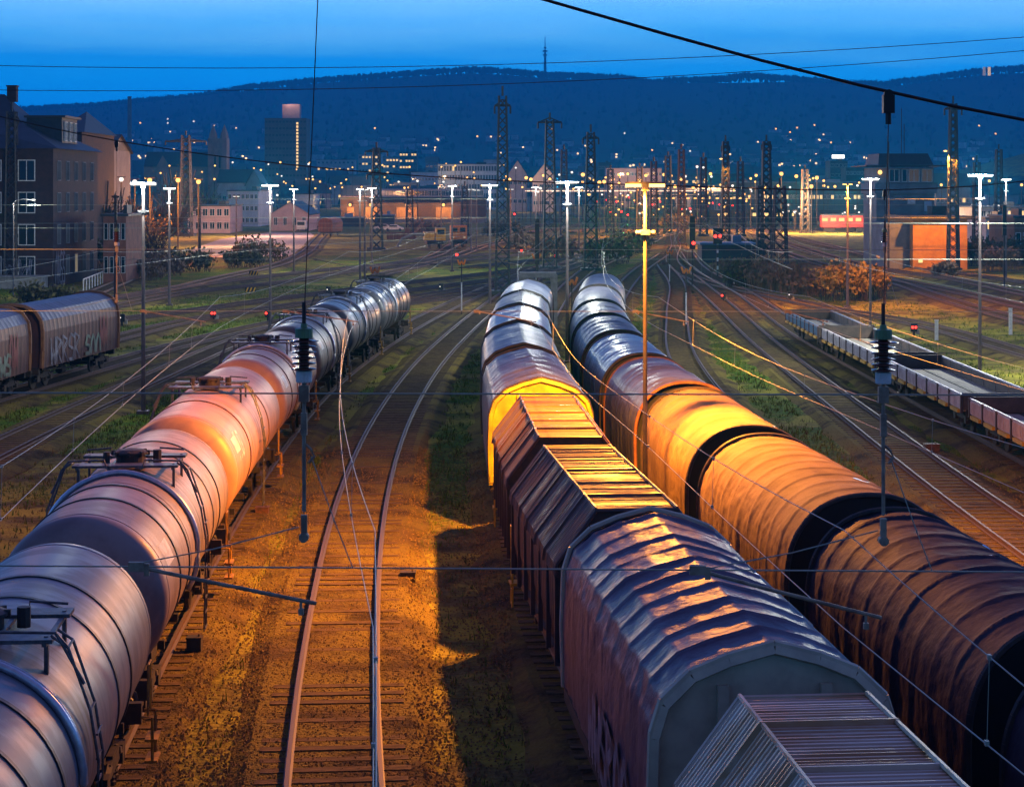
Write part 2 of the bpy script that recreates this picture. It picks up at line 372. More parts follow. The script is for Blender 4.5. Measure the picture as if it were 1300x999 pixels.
# ------------------------------------------------------------------ ground
gx = sorted(set([float(v) for v in np.arange(-34, 34.1, .8)]+[float(v) for v in np.arange(-90, 100, 4)]+[float(v) for v in np.linspace(-5200, 5200, 53)]))
gy = sorted(set([float(v) for v in np.arange(14, 150, .8)]+[float(v) for v in np.arange(150, 420, 3.)]+[float(v) for v in np.arange(420, 1500, 40)]+[float(v) for v in np.linspace(-1200, 6800, 41)]))
RIDGE = [(-300, 138), (0, 136), (60, 133), (120, 130), (180, 124), (250, 118), (320, 106), (400, 98), (440, 95), (480, 92), (560, 86), (600, 84), (640, 86), (700, 91), (790, 94), (832, 101), (850, 97), (900, 97), (950, 92), (1000, 95), (1080, 102), (1120, 102), (1180, 95), (1240, 86), (1300, 82), (1600, 76)]
YR = 4300.
rx = [xa(p[0], YR) for p in RIDGE]; rz_ = [za(p[1], YR)-7 for p in RIDGE]
def terrain(X, Y):
    zr = np.interp(X, rx, rz_); t = np.clip((Y-1050)/(YR-1050), 0, 1)
    z = zr*(.22*t+.78*t**2.0)+14*np.sin(X/310+1)*np.sin(Y/420)*t*(1-t)*2
    # nearer brown spur on the right
    u = np.clip((X-250)/190, 0, 1); w = np.exp(-((Y-1150)/170.)**2)
    z = z+u*u*(3-2*u)*w*62
    back = np.clip((Y-YR)/2200, 0, 1); return z*(1-.6*back)
GXm, GYm = np.meshgrid(np.array(gx), np.array(gy))
Z = terrain(GXm, GYm)
def track_dist(XX, YY):
    d = np.full(XX.shape, 99.)
    for f, y0, y1 in ALL:
        ysm = np.arange(y0, y1+2, 2.0); xs = np.array([f(v) for v in ysm])
        xi = np.interp(YY, ysm, xs, left=1e3, right=1e3)
        d = np.minimum(d, np.abs(XX-xi))
    return d
def vnoise(XX, YY, sc_, seed=0):
    out = np.empty(XX.size); xf = XX.ravel(); yf = YY.ravel()
    for i in range(out.size): out[i] = noise.noise((xf[i]*sc_+seed, yf[i]*sc_, seed*.37))
    return out.reshape(XX.shape)
near_m = (GYm < 430) & (np.abs(GXm) < 110)
TD = track_dist(GXm, GYm)
gr = np.zeros(GXm.shape)
nn = np.zeros(GXm.shape); nn[near_m] = vnoise(GXm[near_m], GYm[near_m], .16, 3)*.6+vnoise(GXm[near_m], GYm[near_m], .5, 9)*.4
fade = np.clip((GYm-46)/34, 0, 1)*.75+.05
fade = np.where(GXm > 9, np.clip((GYm-30)/20, .3, 1), fade)
fade = np.where(GXm < -10, np.clip((GYm-50)/35, .15, 1), fade)
verge = np.clip((TD-1.35+1.3*nn)/1.1, 0, 1)
gr = np.clip(fade*verge*(.80+1.5*nn), 0, 1); gr[~near_m] = .10; gr = np.where(GYm > 290, gr*.35, gr); gr = np.where((GXm > 21) & (GYm > 100), gr*.35, gr); gr = np.where((GXm < 10) & (GYm > 150), gr*.6, gr)
b = MB(); b.v = list(map(tuple, np.stack([GXm, GYm, Z+np.where(near_m, nn*.06-.03, 0)], -1).reshape(-1, 3)))
nx = len(gx)
b.f = [(j*nx+i, j*nx+i+1, (j+1)*nx+i+1, (j+1)*nx+i) for j in range(len(gy)-1) for i in range(nx-1)]; b.mi = [0]*len(b.f)
g = b.build('ground', ground_mat(), smooth=True); structure(g)
at_ = g.data.attributes.new('grass', 'FLOAT', 'POINT'); at_.data.foreach_set('value', gr.ravel())

# grass blades and stones close to the bridge
def scatter():
    rnd = random.Random(5); bl = MB(); st = MB()
    fi = {}
    gxa, gya = np.array(gx), np.array(gy)
    n = 0
    P = []
    for i in range(110000):
        Y = 30+170*rnd.random()**1.5; X = rnd.uniform(-.27, .27)*Y*1.0
        P.append((X, Y))
    P = np.array(P); ix = np.clip(np.searchsorted(gxa, P[:, 0]), 1, nx-1); iy = np.clip(np.searchsorted(gya, P[:, 1]), 1, len(gy)-1)
    gv = gr[iy, ix]; td = track_dist(P[:, 0], P[:, 1])
    for (X, Y), g_, d in zip(P, gv, td):
        if d > 1.9 and rnd.random() < g_*.9+.05:
            for k in range(3):
                a = rnd.uniform(0, 6.28); h = rnd.uniform(.05, .17)*(1.6 if rnd.random() < .06 else 1); w = .010+.00012*Y; x, y = X+rnd.uniform(-.1, .1), Y+rnd.uniform(-.1, .1); l = rnd.uniform(-.07, .07)
                bl.poly([(x-w*math.cos(a), y-w*math.sin(a), -.03), (x+w*math.cos(a), y+w*math.sin(a), -.03), (x+l, y+rnd.uniform(-.05, .05), h)], 1 if rnd.random() < .3 else 0)
        elif d < 9 and Y < 75 and rnd.random() < .5:
            r = rnd.uniform(.015, .04); x, y = X, Y; z0 = .10 if d < 1.5 else 0
            a = rnd.uniform(0, 3)
            v = [(x+r*math.cos(a+k*2.1)*rnd.uniform(.7, 1.2), y+r*math.sin(a+k*2.1), z0-.01) for k in range(3)]+[(x, y, z0+r*.8)]
            for q in ((0, 1, 3), (1, 2, 3), (2, 0, 3)): st.poly([v[i] for i in q])
    for X0_, X1_, n_ in ((-9.2, 0, 52000), (11, 17.5, 9000), (-18, -12, 5000)):
        Q = np.array([(rnd.uniform(X0_, X1_), 31+44*rnd.random()**1.4) for i in range(n_)]); dd = track_dist(Q[:, 0], Q[:, 1])
        for (x, y), d in zip(Q, dd):
            if d > 1.5 and rnd.random() > max(.12, .75-(d-1.5)*.5): continue
            r = rnd.uniform(.014, .042); z0 = .145 if d < 1.5 else (.145-(d-1.5)*.28 if d < 2.1 else -.012); a = rnd.uniform(0, 3)
            v = [(x+r*math.cos(a+k*2.1)*rnd.uniform(.7, 1.3), y+r*math.sin(a+k*2.1), z0-.01) for k in range(3)]+[(x+rnd.uniform(-.01, .01), y, z0+r*rnd.uniform(.5, 1.1))]
            for q in ((0, 1, 3), (1, 2, 3), (2, 0, 3)): st.poly([v[i] for i in q])
    o = bl.build('grass', [mat('grass blade', (.07, .15, .010), (.15, .17, .018), .8, .8), mat('dry grass', (.16, .12, .05), (.10, .08, .03), 2, .85)])
    tag(o, 'short green and dry grass growing between the tracks', 'grass', kind='stuff')
    o = st.build('gravel', mat('gravel stone', (.27, .185, .08), (.12, .08, .036), 9, .9))
    tag(o, 'loose brown ballast stones strewn beside the rails', 'gravel', kind='stuff')
scatter()
# ================================================================== wagons (local frame: y along the track, origin on the rails' ground)
M['yellow_dim'] = mat('worn yellow paint', (.50, .26, .02), (.16, .09, .03), 4, .6)
M['tank_grey'] = mat('grey tank paint', (.19, .205, .24), (.125, .13, .155), 1.1, .42, .15, stretch=(.7, 1.5, .7), objrand=1, rough2=.5, lo=.40, hi=.60, spill=True)
M['tank_beige'] = mat('pale tank paint', (.33, .245, .23), (.215, .155, .15), 1.0, .45, .1, stretch=(.7, 1.4, .7), objrand=1, rough2=.52, lo=.40, hi=.62, spill=True)
M['tank_lit'] = mat('lamplit tank paint', (.52, .30, .20), (.40, .215, .15), 1.0, .48, .05, stretch=(.7, 1.4, .7), objrand=1, rough2=.52, lo=.40, hi=.62, spill=True)  # orange lamp light is put into this tank colour
M['tank_brown'] = mat('brown stained tank paint', (.19, .125, .085), (.12, .10, .11), 1.2, .42, .15, stretch=(.7, 1.4, .7), objrand=1, rough2=.5, spill=True)
M['tank_dark'] = mat('dark grey tank paint', (.15, .16, .18), (.085, .085, .095), 1.2, .33, .25, stretch=(.7, 1.5, .7), objrand=1, rough2=.45, spill=True)
M['band'] = mat('black tank strap', (.02, .02, .025), (.04, .035, .035), 5, .5)
M['silver'] = mat('bright pipe cladding', (.62, .65, .72), (.48, .5, .55), 6, .3, .6)
M['hood'] = mat('oxidised corrugated hood', (.12, .085, .085), (.12, .05, .024), .9, .72, .15, stretch=(.5, 1.6, 1.2), lo=.44, hi=.60, objrand=1, rough2=.40, spec=.3, bump=.12, bscale=5)
M['hood_side'] = mat('rusty wagon side', (.11, .065, .06), (.065, .045, .05), 1.4, .6, .2, stretch=(1, 2, .4), objrand=1)
M['hood_lit'] = mat('warm lit corrugated hood', (.55, .42, .30), (.40, .22, .10), 1.0, .42, .35, stretch=(.5, 2, 1.2), lo=.42, hi=.62)  # warm light of the bridge lamps is part of this colour
M['tarp_purple'] = mat('dull purple tarpaulin', (.125, .09, .125), (.08, .055, .085), 1.6, .43, 0, bump=.45, bscale=5.5, bdist=.06, spec=.32, rough2=.45)
M['tarp_lit'] = mat('lamplit grey tarpaulin', (.29, .19, .105), (.21, .135, .075), .9, .8, 0, bump=.3, bscale=5, spec=.12, bdist=.05, objrand=1)  # grey cloth with the sodium lamp's orange light mixed into its colour
M['tarp_shade'] = mat('shaded tarpaulin', (.046, .028, .044), (.028, .018, .032), 1.1, .72, 0, bump=.45, bscale=4, bdist=.06, spec=.15)  # darkened cloth: the shade away from the lamp is in the colour
M['tarp_slate'] = mat('slate tarpaulin', (.16, .16, .20), (.10, .095, .125), 1.1, .46, 0, bump=.3, bscale=4, bdist=.05, objrand=1)
M['tarp_glint'] = mat('lamp glint tarpaulin', (.26, .26, .29), (.17, .17, .20), 1.1, .36, .2, bump=.35, bscale=4, bdist=.05)  # paler cloth copy, white lamp glint put into colour and metallic
M['patch'] = mat('blue repair patch', (.10, .28, .70), rough=.35)
M['end_green_lit'] = mat('lamplit grey green end wall', (.62, .54, .38), (.48, .41, .29), 2.4, .5, bump=.1)  # base colour warmed in place of lamp light from the bridge
M['end_yellow'] = mat('yellow end wall', (.60, .52, .012), (.36, .29, .02), 1.5, .5)
M['floor_sand'] = mat('sandy wagon floor', (.42, .38, .30), (.28, .24, .19), 1.3, .8, stretch=(1, .5, 1))
M['board_brown'] = mat('brown dropside inside', (.12, .085, .07), (.07, .055, .05), 1.6, .7, stretch=(1, 1, 1))
M['flat_white'] = mat('white painted dropside', (.70, .69, .72), (.52, .49, .5), 2.2, .5)
M['flat_blue'] = mat('blue painted dropside', (.10, .26, .42), (.08, .19, .33), 2.2, .5)
M['flat_pink'] = mat('faded red dropside', (.62, .52, .55), (.48, .38, .41), 2.2, .5)
M['cover'] = mat('plum covered wagon side', (.115, .045, .042), (.07, .032, .034), 1.3, .5, .1, stretch=(1, 3, .3), objrand=1)
M['cover_roof'] = mat('blue grey wagon roof', (.10, .095, .15), (.07, .065, .10), 1.2, .5, .1)
M['rust_bright'] = mat('orange rust', (.26, .11, .045), (.17, .06, .025), 3, .7)
M['graffiti'] = mat('pale graffiti paint', (.26, .28, .36), (.10, .09, .12), 2.5, rough=.5)
M['graffiti_red'] = mat('red graffiti paint', (.22, .05, .06), rough=.5)
M['graffiti_green'] = mat('green graffiti paint', (.12, .20, .17), rough=.5)

def wheelset_mb():
    b = MB(); b.bar((-.72, 0, .64), (.72, 0, .64), .08, 8)
    for s in (-1, 1):
        prof = [(.1, 0), (.30, 0), (.42, .02), (.46, .02), (.46, .12), (.40, .13), (.1, .13)]
        rows = []
        for r, h in prof: rows.append([(s*(.68+h), r*math.cos(2*math.pi*k/20), .64+r*math.sin(2*math.pi*k/20)) for k in range(20)])
        b.quadgrid(rows, True)
    return b
WS = wheelset_mb().build('wheelset', M['under'], smooth=False)
def bogie_mb():
    b = MB()
    for s in (-1, 1):
        x = s*1.0
        b.box((x, 0, .78), (.12, 1.1, .22)); b.box((x, .95, .68), (.16, .34, .30)); b.box((x, -.95, .68), (.16, .34, .30))
        b.bar((x, .5, .82), (x, .9, .72), .09, 6); b.bar((x, -.5, .82), (x, -.9, .72), .09, 6)
        for k in (-.18, .18): b.lathe([(.09, 0), (.09, .06), (.07, .08), (.09, .12), (.07, .16), (.09, .2)], 8, (x, k, .48))
        b.box((x, 1.22, .70), (.10, .22, .06)); b.box((x, -1.22, .70), (.10, .22, .06))
    b.box((0, 0, .86), (2.1, .5, .16)); b.box((0, 0, .97), (.6, .6, .1))
    return b
BG = bogie_mb().build('bogie', M['under'])
def add_bogies(t, ys):
    for y in ys:
        g_ = inst(BG, t, (0, y, 0), name='bogie')
        for d in (-.9, .9): inst(WS, g_, (0, d, 0), name='wheelset')
BF = MB(); BF.lathe([(.10, 0), (.10, .25), (.06, .27), (.06, .42), (.22, .44), (.23, .50), (.19, .53)], 12, (0, 0, 0), 'y')
BUF = BF.build('buffer', M['dark_steel'])
def add_buffers(t, half, z=1.05):
    for x in (-.875, .875):
        inst(BUF, t, (x, -half+.5, z), 0, name='buffer'); inst(BUF, t, (x, half-.5, z), math.pi, name='buffer')
def underframe(t, L, w=2.2, z=1.08, extra=True):
    b = MB(); h = L/2-.55
    for s in (-1, 1): b.box((s*.42, 0, z), (.16, 2*h-.2, .30)); 
    for s in (-1, 1): b.box((0, s*h, z), (w+.35, .16, .34))
    for y in np.linspace(-h+1, h-1, 6): b.box((0, y, z+.02), (w, .12, .16))
    if extra:
        b.lathe([(.17, 0), (.19, .05), (.19, .65), (.17, .7)], 12, (.35, .4, .62), 'y'); b.box((-.5, .2, .75), (.5, .9, .3))
        b.bar((0, -h+1.5, .55), (0, h-1.5, .55), .035, 5)
        for s in (-1, 1): b.bar((s*.55, -h*.5, .9), (s*.55, h*.5, .5), .03, 5)
    return b.build('underframe', M['under'], t)
def placed(name, f, y0, y1, label, cat, group):
    c = (y0+y1)/2; X0, X1 = f(y0+2), f(y1-2)
    return thing(name, label, cat, ((X0+X1)/2, c, .17), math.atan2(X0-X1, (y1-y0)-4), group)

# ---------------------------------------------------------------- tank wagons
def tank_wagon(y0, y1, shell, label, detail=2, nbands=(-4, -2.5, 2.4, 3.9), pipe=True, letter=False, bandm='band'):
    t = placed('tank_wagon', tnk, y0, y1, label, 'tank wagon', 'tank wagons of the left train'); L = y1-y0
    Rr, zc, TL = 1.48, 2.48, L-1.3; n = 64 if detail > 1 else 36
    h = TL/2; prof = []
    for k in range(9):
        a = k/8*math.pi/2; prof.append((max(Rr*math.sin(a)**.62, .01), -h+.50*(1-math.sin(a)**1.0)*0-.0+.42*(1-math.cos(math.pi/2-a))))
    prof = [(max(Rr*math.sin(math.pi/2*i/10), .01), -h+.46*(1-math.cos(math.pi/2*i/10))**1.35) for i in range(11)]
    body = prof+[(Rr, y) for y in np.linspace(-h+.6, h-.6, 14)]+[(r, -y) for r, y in prof[::-1]]
    b = MB(); b.lathe([(r, y) for r, y in body], n, (0, 0, zc), 'y'); sh = b.build('tank_shell', shell, t, True)
    for y in nbands:
        r = MB(); r.lathe([(Rr+.002, -.05), (Rr+.022, -.05), (Rr+.022, .05), (Rr+.002, .05)], n, (0, y, zc), 'y'); r.build('tank_band', M[bandm], t)
    for y in (-h+.62, h-.62, -1.0*h*.35, h*.33):       # weld seams
        r = MB(); r.lathe([(Rr+.001, -.02), (Rr+.010, 0), (Rr+.001, .02)], n, (0, y, zc), 'y'); r.build('weld_seam', shell, t, True)
    if pipe:                                           # light drain collar beside the platform
        for yy, rr in ((-1.45, .055), (-1.25, .02)):
            p = MB(); p.tube([(math.sin(a)*(Rr+.05), yy+(.16*math.exp(-((a)/.25)**2)), zc+math.cos(a)*(Rr+.05)) for a in np.linspace(-2.1, 2.1, 40)], rr, 8); p.build('drain_collar', M['silver'], t, True)
    # walkway across the top
    w = MB(); w.box((0, -.55, zc+Rr+.08), (2.1, .42, .05)); w.box((0, .95, zc+Rr+.08), (2.1, .42, .05))
    for x in (-.95, -.32, .32, .95): w.box((x, .2, zc+Rr+.04), (.06, 1.9, .05))
    for x in (-.95, .95): w.box((x, -.55, zc+Rr-.16), (.05, .1, .55)); w.box((x, .95, zc+Rr-.16), (.05, .1, .55))
    w.build('walkway', M['steel'], t)
    d = MB(); d.lathe([(.30, 0), (.30, .26), (.36, .27), (.36, .31), (.24, .36), (.01, .38)], 20, (0, .2, zc+Rr-.05))
    for k in range(8):
        a = k*math.pi/4; d.box((.34*math.cos(a), .2+.34*math.sin(a), zc+Rr+.24), (.09, .05, .10), a)
    d.bar((-.45, -.12, zc+Rr), (-.45, -.12, zc+Rr+.3), .07, 8); d.bar((.5, .5, zc+Rr), (.5, .5, zc+Rr+.26), .09, 8)
    d.build('manhole', M['dark_steel'], t)
    for s in (-1, 1):
        r = MB()                                       # folding hand rail and side ladder
        pts = [(s*1.05, -.80, zc+Rr+.16), (s*1.25, -.80, zc+Rr+.02), (s*1.52, -.80, zc+.72), (s*1.62, -.80, zc+.1), (s*1.60, -.80, zc-.9), (s*1.58, -.80, .75)]
        pt2 = [(x, y+.42, z) for x, y, z in pts]
        r.tube(pts, .020, 6); r.tube(pt2, .020, 6)
        for z in np.arange(.8, zc+.6, .30): r.bar((s*1.60, -.80, z), (s*1.60, -.38, z), .016, 5)
        for (x, y, z), (x2, y2, z2) in zip(pts[:3], pt2[:3]): r.bar((x, y, z), (x2, y2, z2), .018, 5)
        r.tube([(s*.35, -.80, zc+Rr+.05), (s*.4, -.80, zc+Rr+.22), (s*1.1, -.80, zc+Rr+.20), (s*1.45, -.80, zc+1.05)], .022, 6)
        r.tube([(s*.5, .95, zc+Rr+.10), (s*.5, .95, zc+Rr+.24), (s*1.0, .95, zc+Rr+.2)], .02, 6)
        r.bar((s*1.1, -.80, zc+Rr+.20), (s*1.25, -.80, zc+Rr+.02), .018, 5)
        r.build('ladder', M['steel'], t)
    underframe(t, L)
    for y in (-h*.62, h*.62): bx('saddle', M['under'], t, ((.85, y, 1.20), (.28, .9, .44)), ((-.85, y, 1.20), (.28, .9, .44)), ((0, y, 1.06), (1.5, .5, .12)))
    add_bogies(t, (-L/2+2.3, L/2-2.3)); add_buffers(t, L/2)
    for s in (-1, 1):                                   # yellow corner steps and grab irons
        for e in (1,):
            g = MB(); yy = e*(L/2-.62)
            g.tube([(s*1.32, yy, 1.15), (s*1.5, yy, 1.15), (s*1.5, yy, .95), (s*1.5, yy, .42)], .026, 5); g.tube([(s*1.32, yy-e*.5, 1.15), (s*1.5, yy-e*.5, 1.15), (s*1.5, yy-e*.5, .42)], .026, 5)
            g.box((s*1.48, yy-e*.25, .44), (.20, .55, .04)); g.box((s*1.48, yy-e*.25, .78), (.20, .55, .04))
            g.bar((s*1.42, yy, 1.12), (s*1.42, yy, 1.95), .02, 5); g.bar((s*1.42, yy-e*.35, 1.12), (s*1.42, yy-e*.35, 1.95), .02, 5); g.bar((s*1.42, yy, 1.95), (s*1.42, yy-e*.35, 1.95), .02, 5)
            g.build('corner_step', M['yellow_dim'], t)
    for s in (-1, 1):                                  # pale data panels on the flank
        p = MB(); rows = []
        for a in (.98, 1.12, 1.26): rows.append([(s*math.sin(a)*(Rr+.004), y, zc+math.cos(a)*(Rr+.004)) for y in ((-h+1.1, -h+2.0) if s > 0 else (-h+2.0, -h+1.1))])
        p.quadgrid(rows); p.build('data_panel', M['white'], t)
    if letter:
        q = MB()
        def stroke(pts):
            for (u0, v0), (u1, v1) in zip(pts[:-1], pts[1:]):
                r0 = []
                for (u, v) in ((u0, v0), (u1, v1)):
                    row = []
                    for dv, du in ((-.055, -.055), (.055, .055)):
                        a = 1.22-(v+dv*.8)/Rr; row.append((math.sin(a)*(Rr+.006), -h+1.35-(0)+u+du, zc+math.cos(a)*(Rr+.006)))
                    r0.append(row)
                q.quadgrid(r0)
        for k, ch in enumerate(([(0, .5), (.16, 0), (.32, .5)], [(0, .5), (.36, .5), (.18, .5), (.18, 0)], [(.34, .45), (.1, .5), (0, .25), (.1, 0), (.34, .05), (.34, .22), (.2, .22)])): stroke([(u+k*.46, v*1.3-.25) for u, v in ch])
        q.build('lettering', M['white'], t)
    return t
tank_wagon(17.6, 33.2, M['tank_grey'], 'nearest tank wagon, blue grey, cut by the left edge of the picture')
tank_wagon(33.6, 48.3, M['tank_beige'], 'second tank wagon from the front, dull mauve with black straps and silver collar', nbands=(-4.3, -2.7, 2.3, 3.9))
tank_wagon(48.7, 64.8, M['tank_lit'], 'brightest orange lit tank wagon, with white lettering on its near flank', nbands=(-3.4, 2.6), letter=True, pipe=False, bandm='rust')
tank_wagon(65.2, 80.6, M['tank_lit'], 'reddish tank wagon half in lamp light behind the lettered one', 1, (-4.5, -2.2, 3.), bandm='rust')
tank_wagon(81.0, 96.2, M['tank_brown'], 'brown stained tank wagon in the middle of the tank train', 1, (-4, 2.5))
tank_wagon(96.6, 111.6, M['tank_dark'], 'dark grey tank wagon with bright collar, last but one of the tank train', 1, (-4, -2, 2, 4))
tank_wagon(112.0, 127.2, M['tank_dark'], 'farthest dark tank wagon with many straps at the tail of the tank train', 1, (-5, -3.2, 1.2, 2.6, 4.6))

# ---------------------------------------------------------------- hopper wagons with corrugated hoods
def hood_wagon(y0, y1, roof, label, z0=0):
    t = placed('hood_wagon', mid, y0, y1, label, 'hopper wagon', 'corrugated hood wagons of the middle train'); L = y1-y0
    h = L/2-.62
    prof = [(-1.45, 2.82), (-1.43, 3.0), (-.72, 3.94), (.72, 3.94), (1.43, 3.0), (1.45, 2.82)]
    b = MB(); rows = []; y = -h; k = 0
    P = [Vector((x, 0, z)) for x, z in prof]
    nrm = [Vector((-1, 0, .1)), Vector((-.9, 0, .5)), Vector((-.35, 0, 1)), Vector((.35, 0, 1)), Vector((.9, 0, .5)), Vector((1, 0, .1))]
    ys = []
    pitch = .115; y = -h
    rnd = random.Random(int(y0*10))
    while y < h-.02:
        seam = (k % 14 == 13)
        hh = .028 if not seam else .07
        ys += [(y, 0), (y+pitch*.28, hh), (y+pitch*.62, hh), (y+pitch*.9, 0)]
        y += pitch; k += 1
    for yy, d in ys:
        w = .012*math.sin(yy*2.1)+rnd.uniform(-.006, .006)
        rows.append([tuple(p+n_*(d+w*(1 if 1 < i < 4 else .5))+Vector((0, yy, 0))) for i, (p, n_) in enumerate(zip(P, nrm))])
    b.quadgrid(rows)
    b.build('hood', roof, t)
    for s in (-1, 1):
        e = MB(); pts = [(x*.985, s*(h-.02), z-.02) for x, z in prof]+[(1.40, s*(h-.02), 1.3), (-1.40, s*(h-.02), 1.3)]
        e.poly(pts if s > 0 else pts[::-1])
        for x in (-.7, .7): e.box((x, s*(h+.03), 2.3), (.10, .12, 2.3))
        e.build('end_wall', M['dark_steel'], t)
    r = MB()
    for s in (-1, 1):
        for i in range(5): r.bar((prof[i][0], s*h, prof[i][1]+.02), (prof[i+1][0], s*h, prof[i+1][1]+.02), .035, 6)
        r.bar((s*.72, -h, 3.99), (s*.72, h, 3.99), .03, 5)
    r.build('hood_edge', roof, t)
    w = MB()
    for s in (-1, 1):
        rows = []
        for i, yy in enumerate(np.arange(-h+.05, h-.04, .16)):
            o = .035 if i % 2 else 0
            rows.append([(s*(1.40+o*.5), yy, 2.83), (s*(1.36+o), yy, 1.9), (s*(1.22+o), yy, 1.25)][::s])
            rows.append([(s*(1.40+o*.5), yy+.08, 2.83), (s*(1.36+o), yy+.08, 1.9), (s*(1.22+o), yy+.08, 1.25)][::s])
        w.quadgrid(rows)
        for yy in np.linspace(-h+.1, h-.1, 7): w.box((s*1.40, yy, 2.03), (.09, .08, 1.6))
        w.box((s*1.42, 0, 2.84), (.08, 2*h, .10)); w.box((s*1.28, 0, 1.22), (.12, 2*h, .14))
    w.build('side_wall', M['hood_side'], t)
    underframe(t, L)
    for y in (-L*.27, L*.27): 
        inst(WS, t, (0, y, 0), name='wheelset')
        g_ = MB()
        for s in (-1, 1): g_.box((s*1.0, y, .72), (.14, 1.1, .10)); g_.box((s*1.0, y, .62), (.18, .26, .26)); g_.box((s*1.0, y, .86), (.10, .5, .22))
        g_.build('axle_guard', M['under'], t)
    add_buffers(t, L/2)
    for s in (-1, 1):
        g = MB(); yy = h+.12
        g.tube([(s*1.40, yy, .45), (s*1.40, yy, 3.0)], .024, 5); g.tube([(s*1.40, yy+.36, .45), (s*1.40, yy+.36, 2.2), (s*1.40, yy, 2.2)], .024, 5)
        for z in np.arange(.5, 2.3, .3): g.bar((s*1.40, yy, z), (s*1.40, yy+.36, z), .014, 5)
        g.box((s*1.30, yy+.18, .95), (.3, .5, .05))
        g.build('end_ladder', M['yellow'], t)
    return t
hood_wagon(12.6, 23.0, M['hood_lit'], 'warm lit corrugated hood wagon at the bottom edge of the picture')
hood_wagon(34.7, 44.6, M['hood'], 'blue brown corrugated hood wagon behind the purple ridged tarpaulin')
hood_wagon(44.9, 54.9, M['hood'], 'rusty orange lit corrugated hood wagon in front of the yellow end wall')

# ---------------------------------------------------------------- tarpaulin wagons
POLY = [(-1.46, 1.25), (-1.49, 2.3), (-1.46, 3.2), (-1.34, 3.58), (-1.0, 3.90), (-.55, 4.08), (0, 4.22), (.55, 4.08), (1.0, 3.90), (1.34, 3.58), (1.46, 3.2), (1.49, 2.3), (1.46, 1.25)]
def arch_prof(n=28):
    out = [(-1.47, 1.25), (-1.49, 1.7), (-1.50, 2.2)]
    for i in range(n+1):
        a = math.pi*i/n; out.append((-1.50*math.cos(a)*abs(math.cos(a))**-.12 if abs(math.cos(a)) > 1e-6 else 0, 2.45+1.60*math.sin(a)**.86))
    return out+[(1.50, 2.2), (1.49, 1.7), (1.47, 1.25)]
def resample(pts, step):
    out = []
    for (x0, z0), (x1, z1) in zip(pts[:-1], pts[1:]):
        d = math.hypot(x1-x0, z1-z0); k = max(1, int(round(d/step)))
        for i in range(k): out.append((x0+(x1-x0)*i/k, z0+(z1-z0)*i/k))
    return out+[pts[-1]]
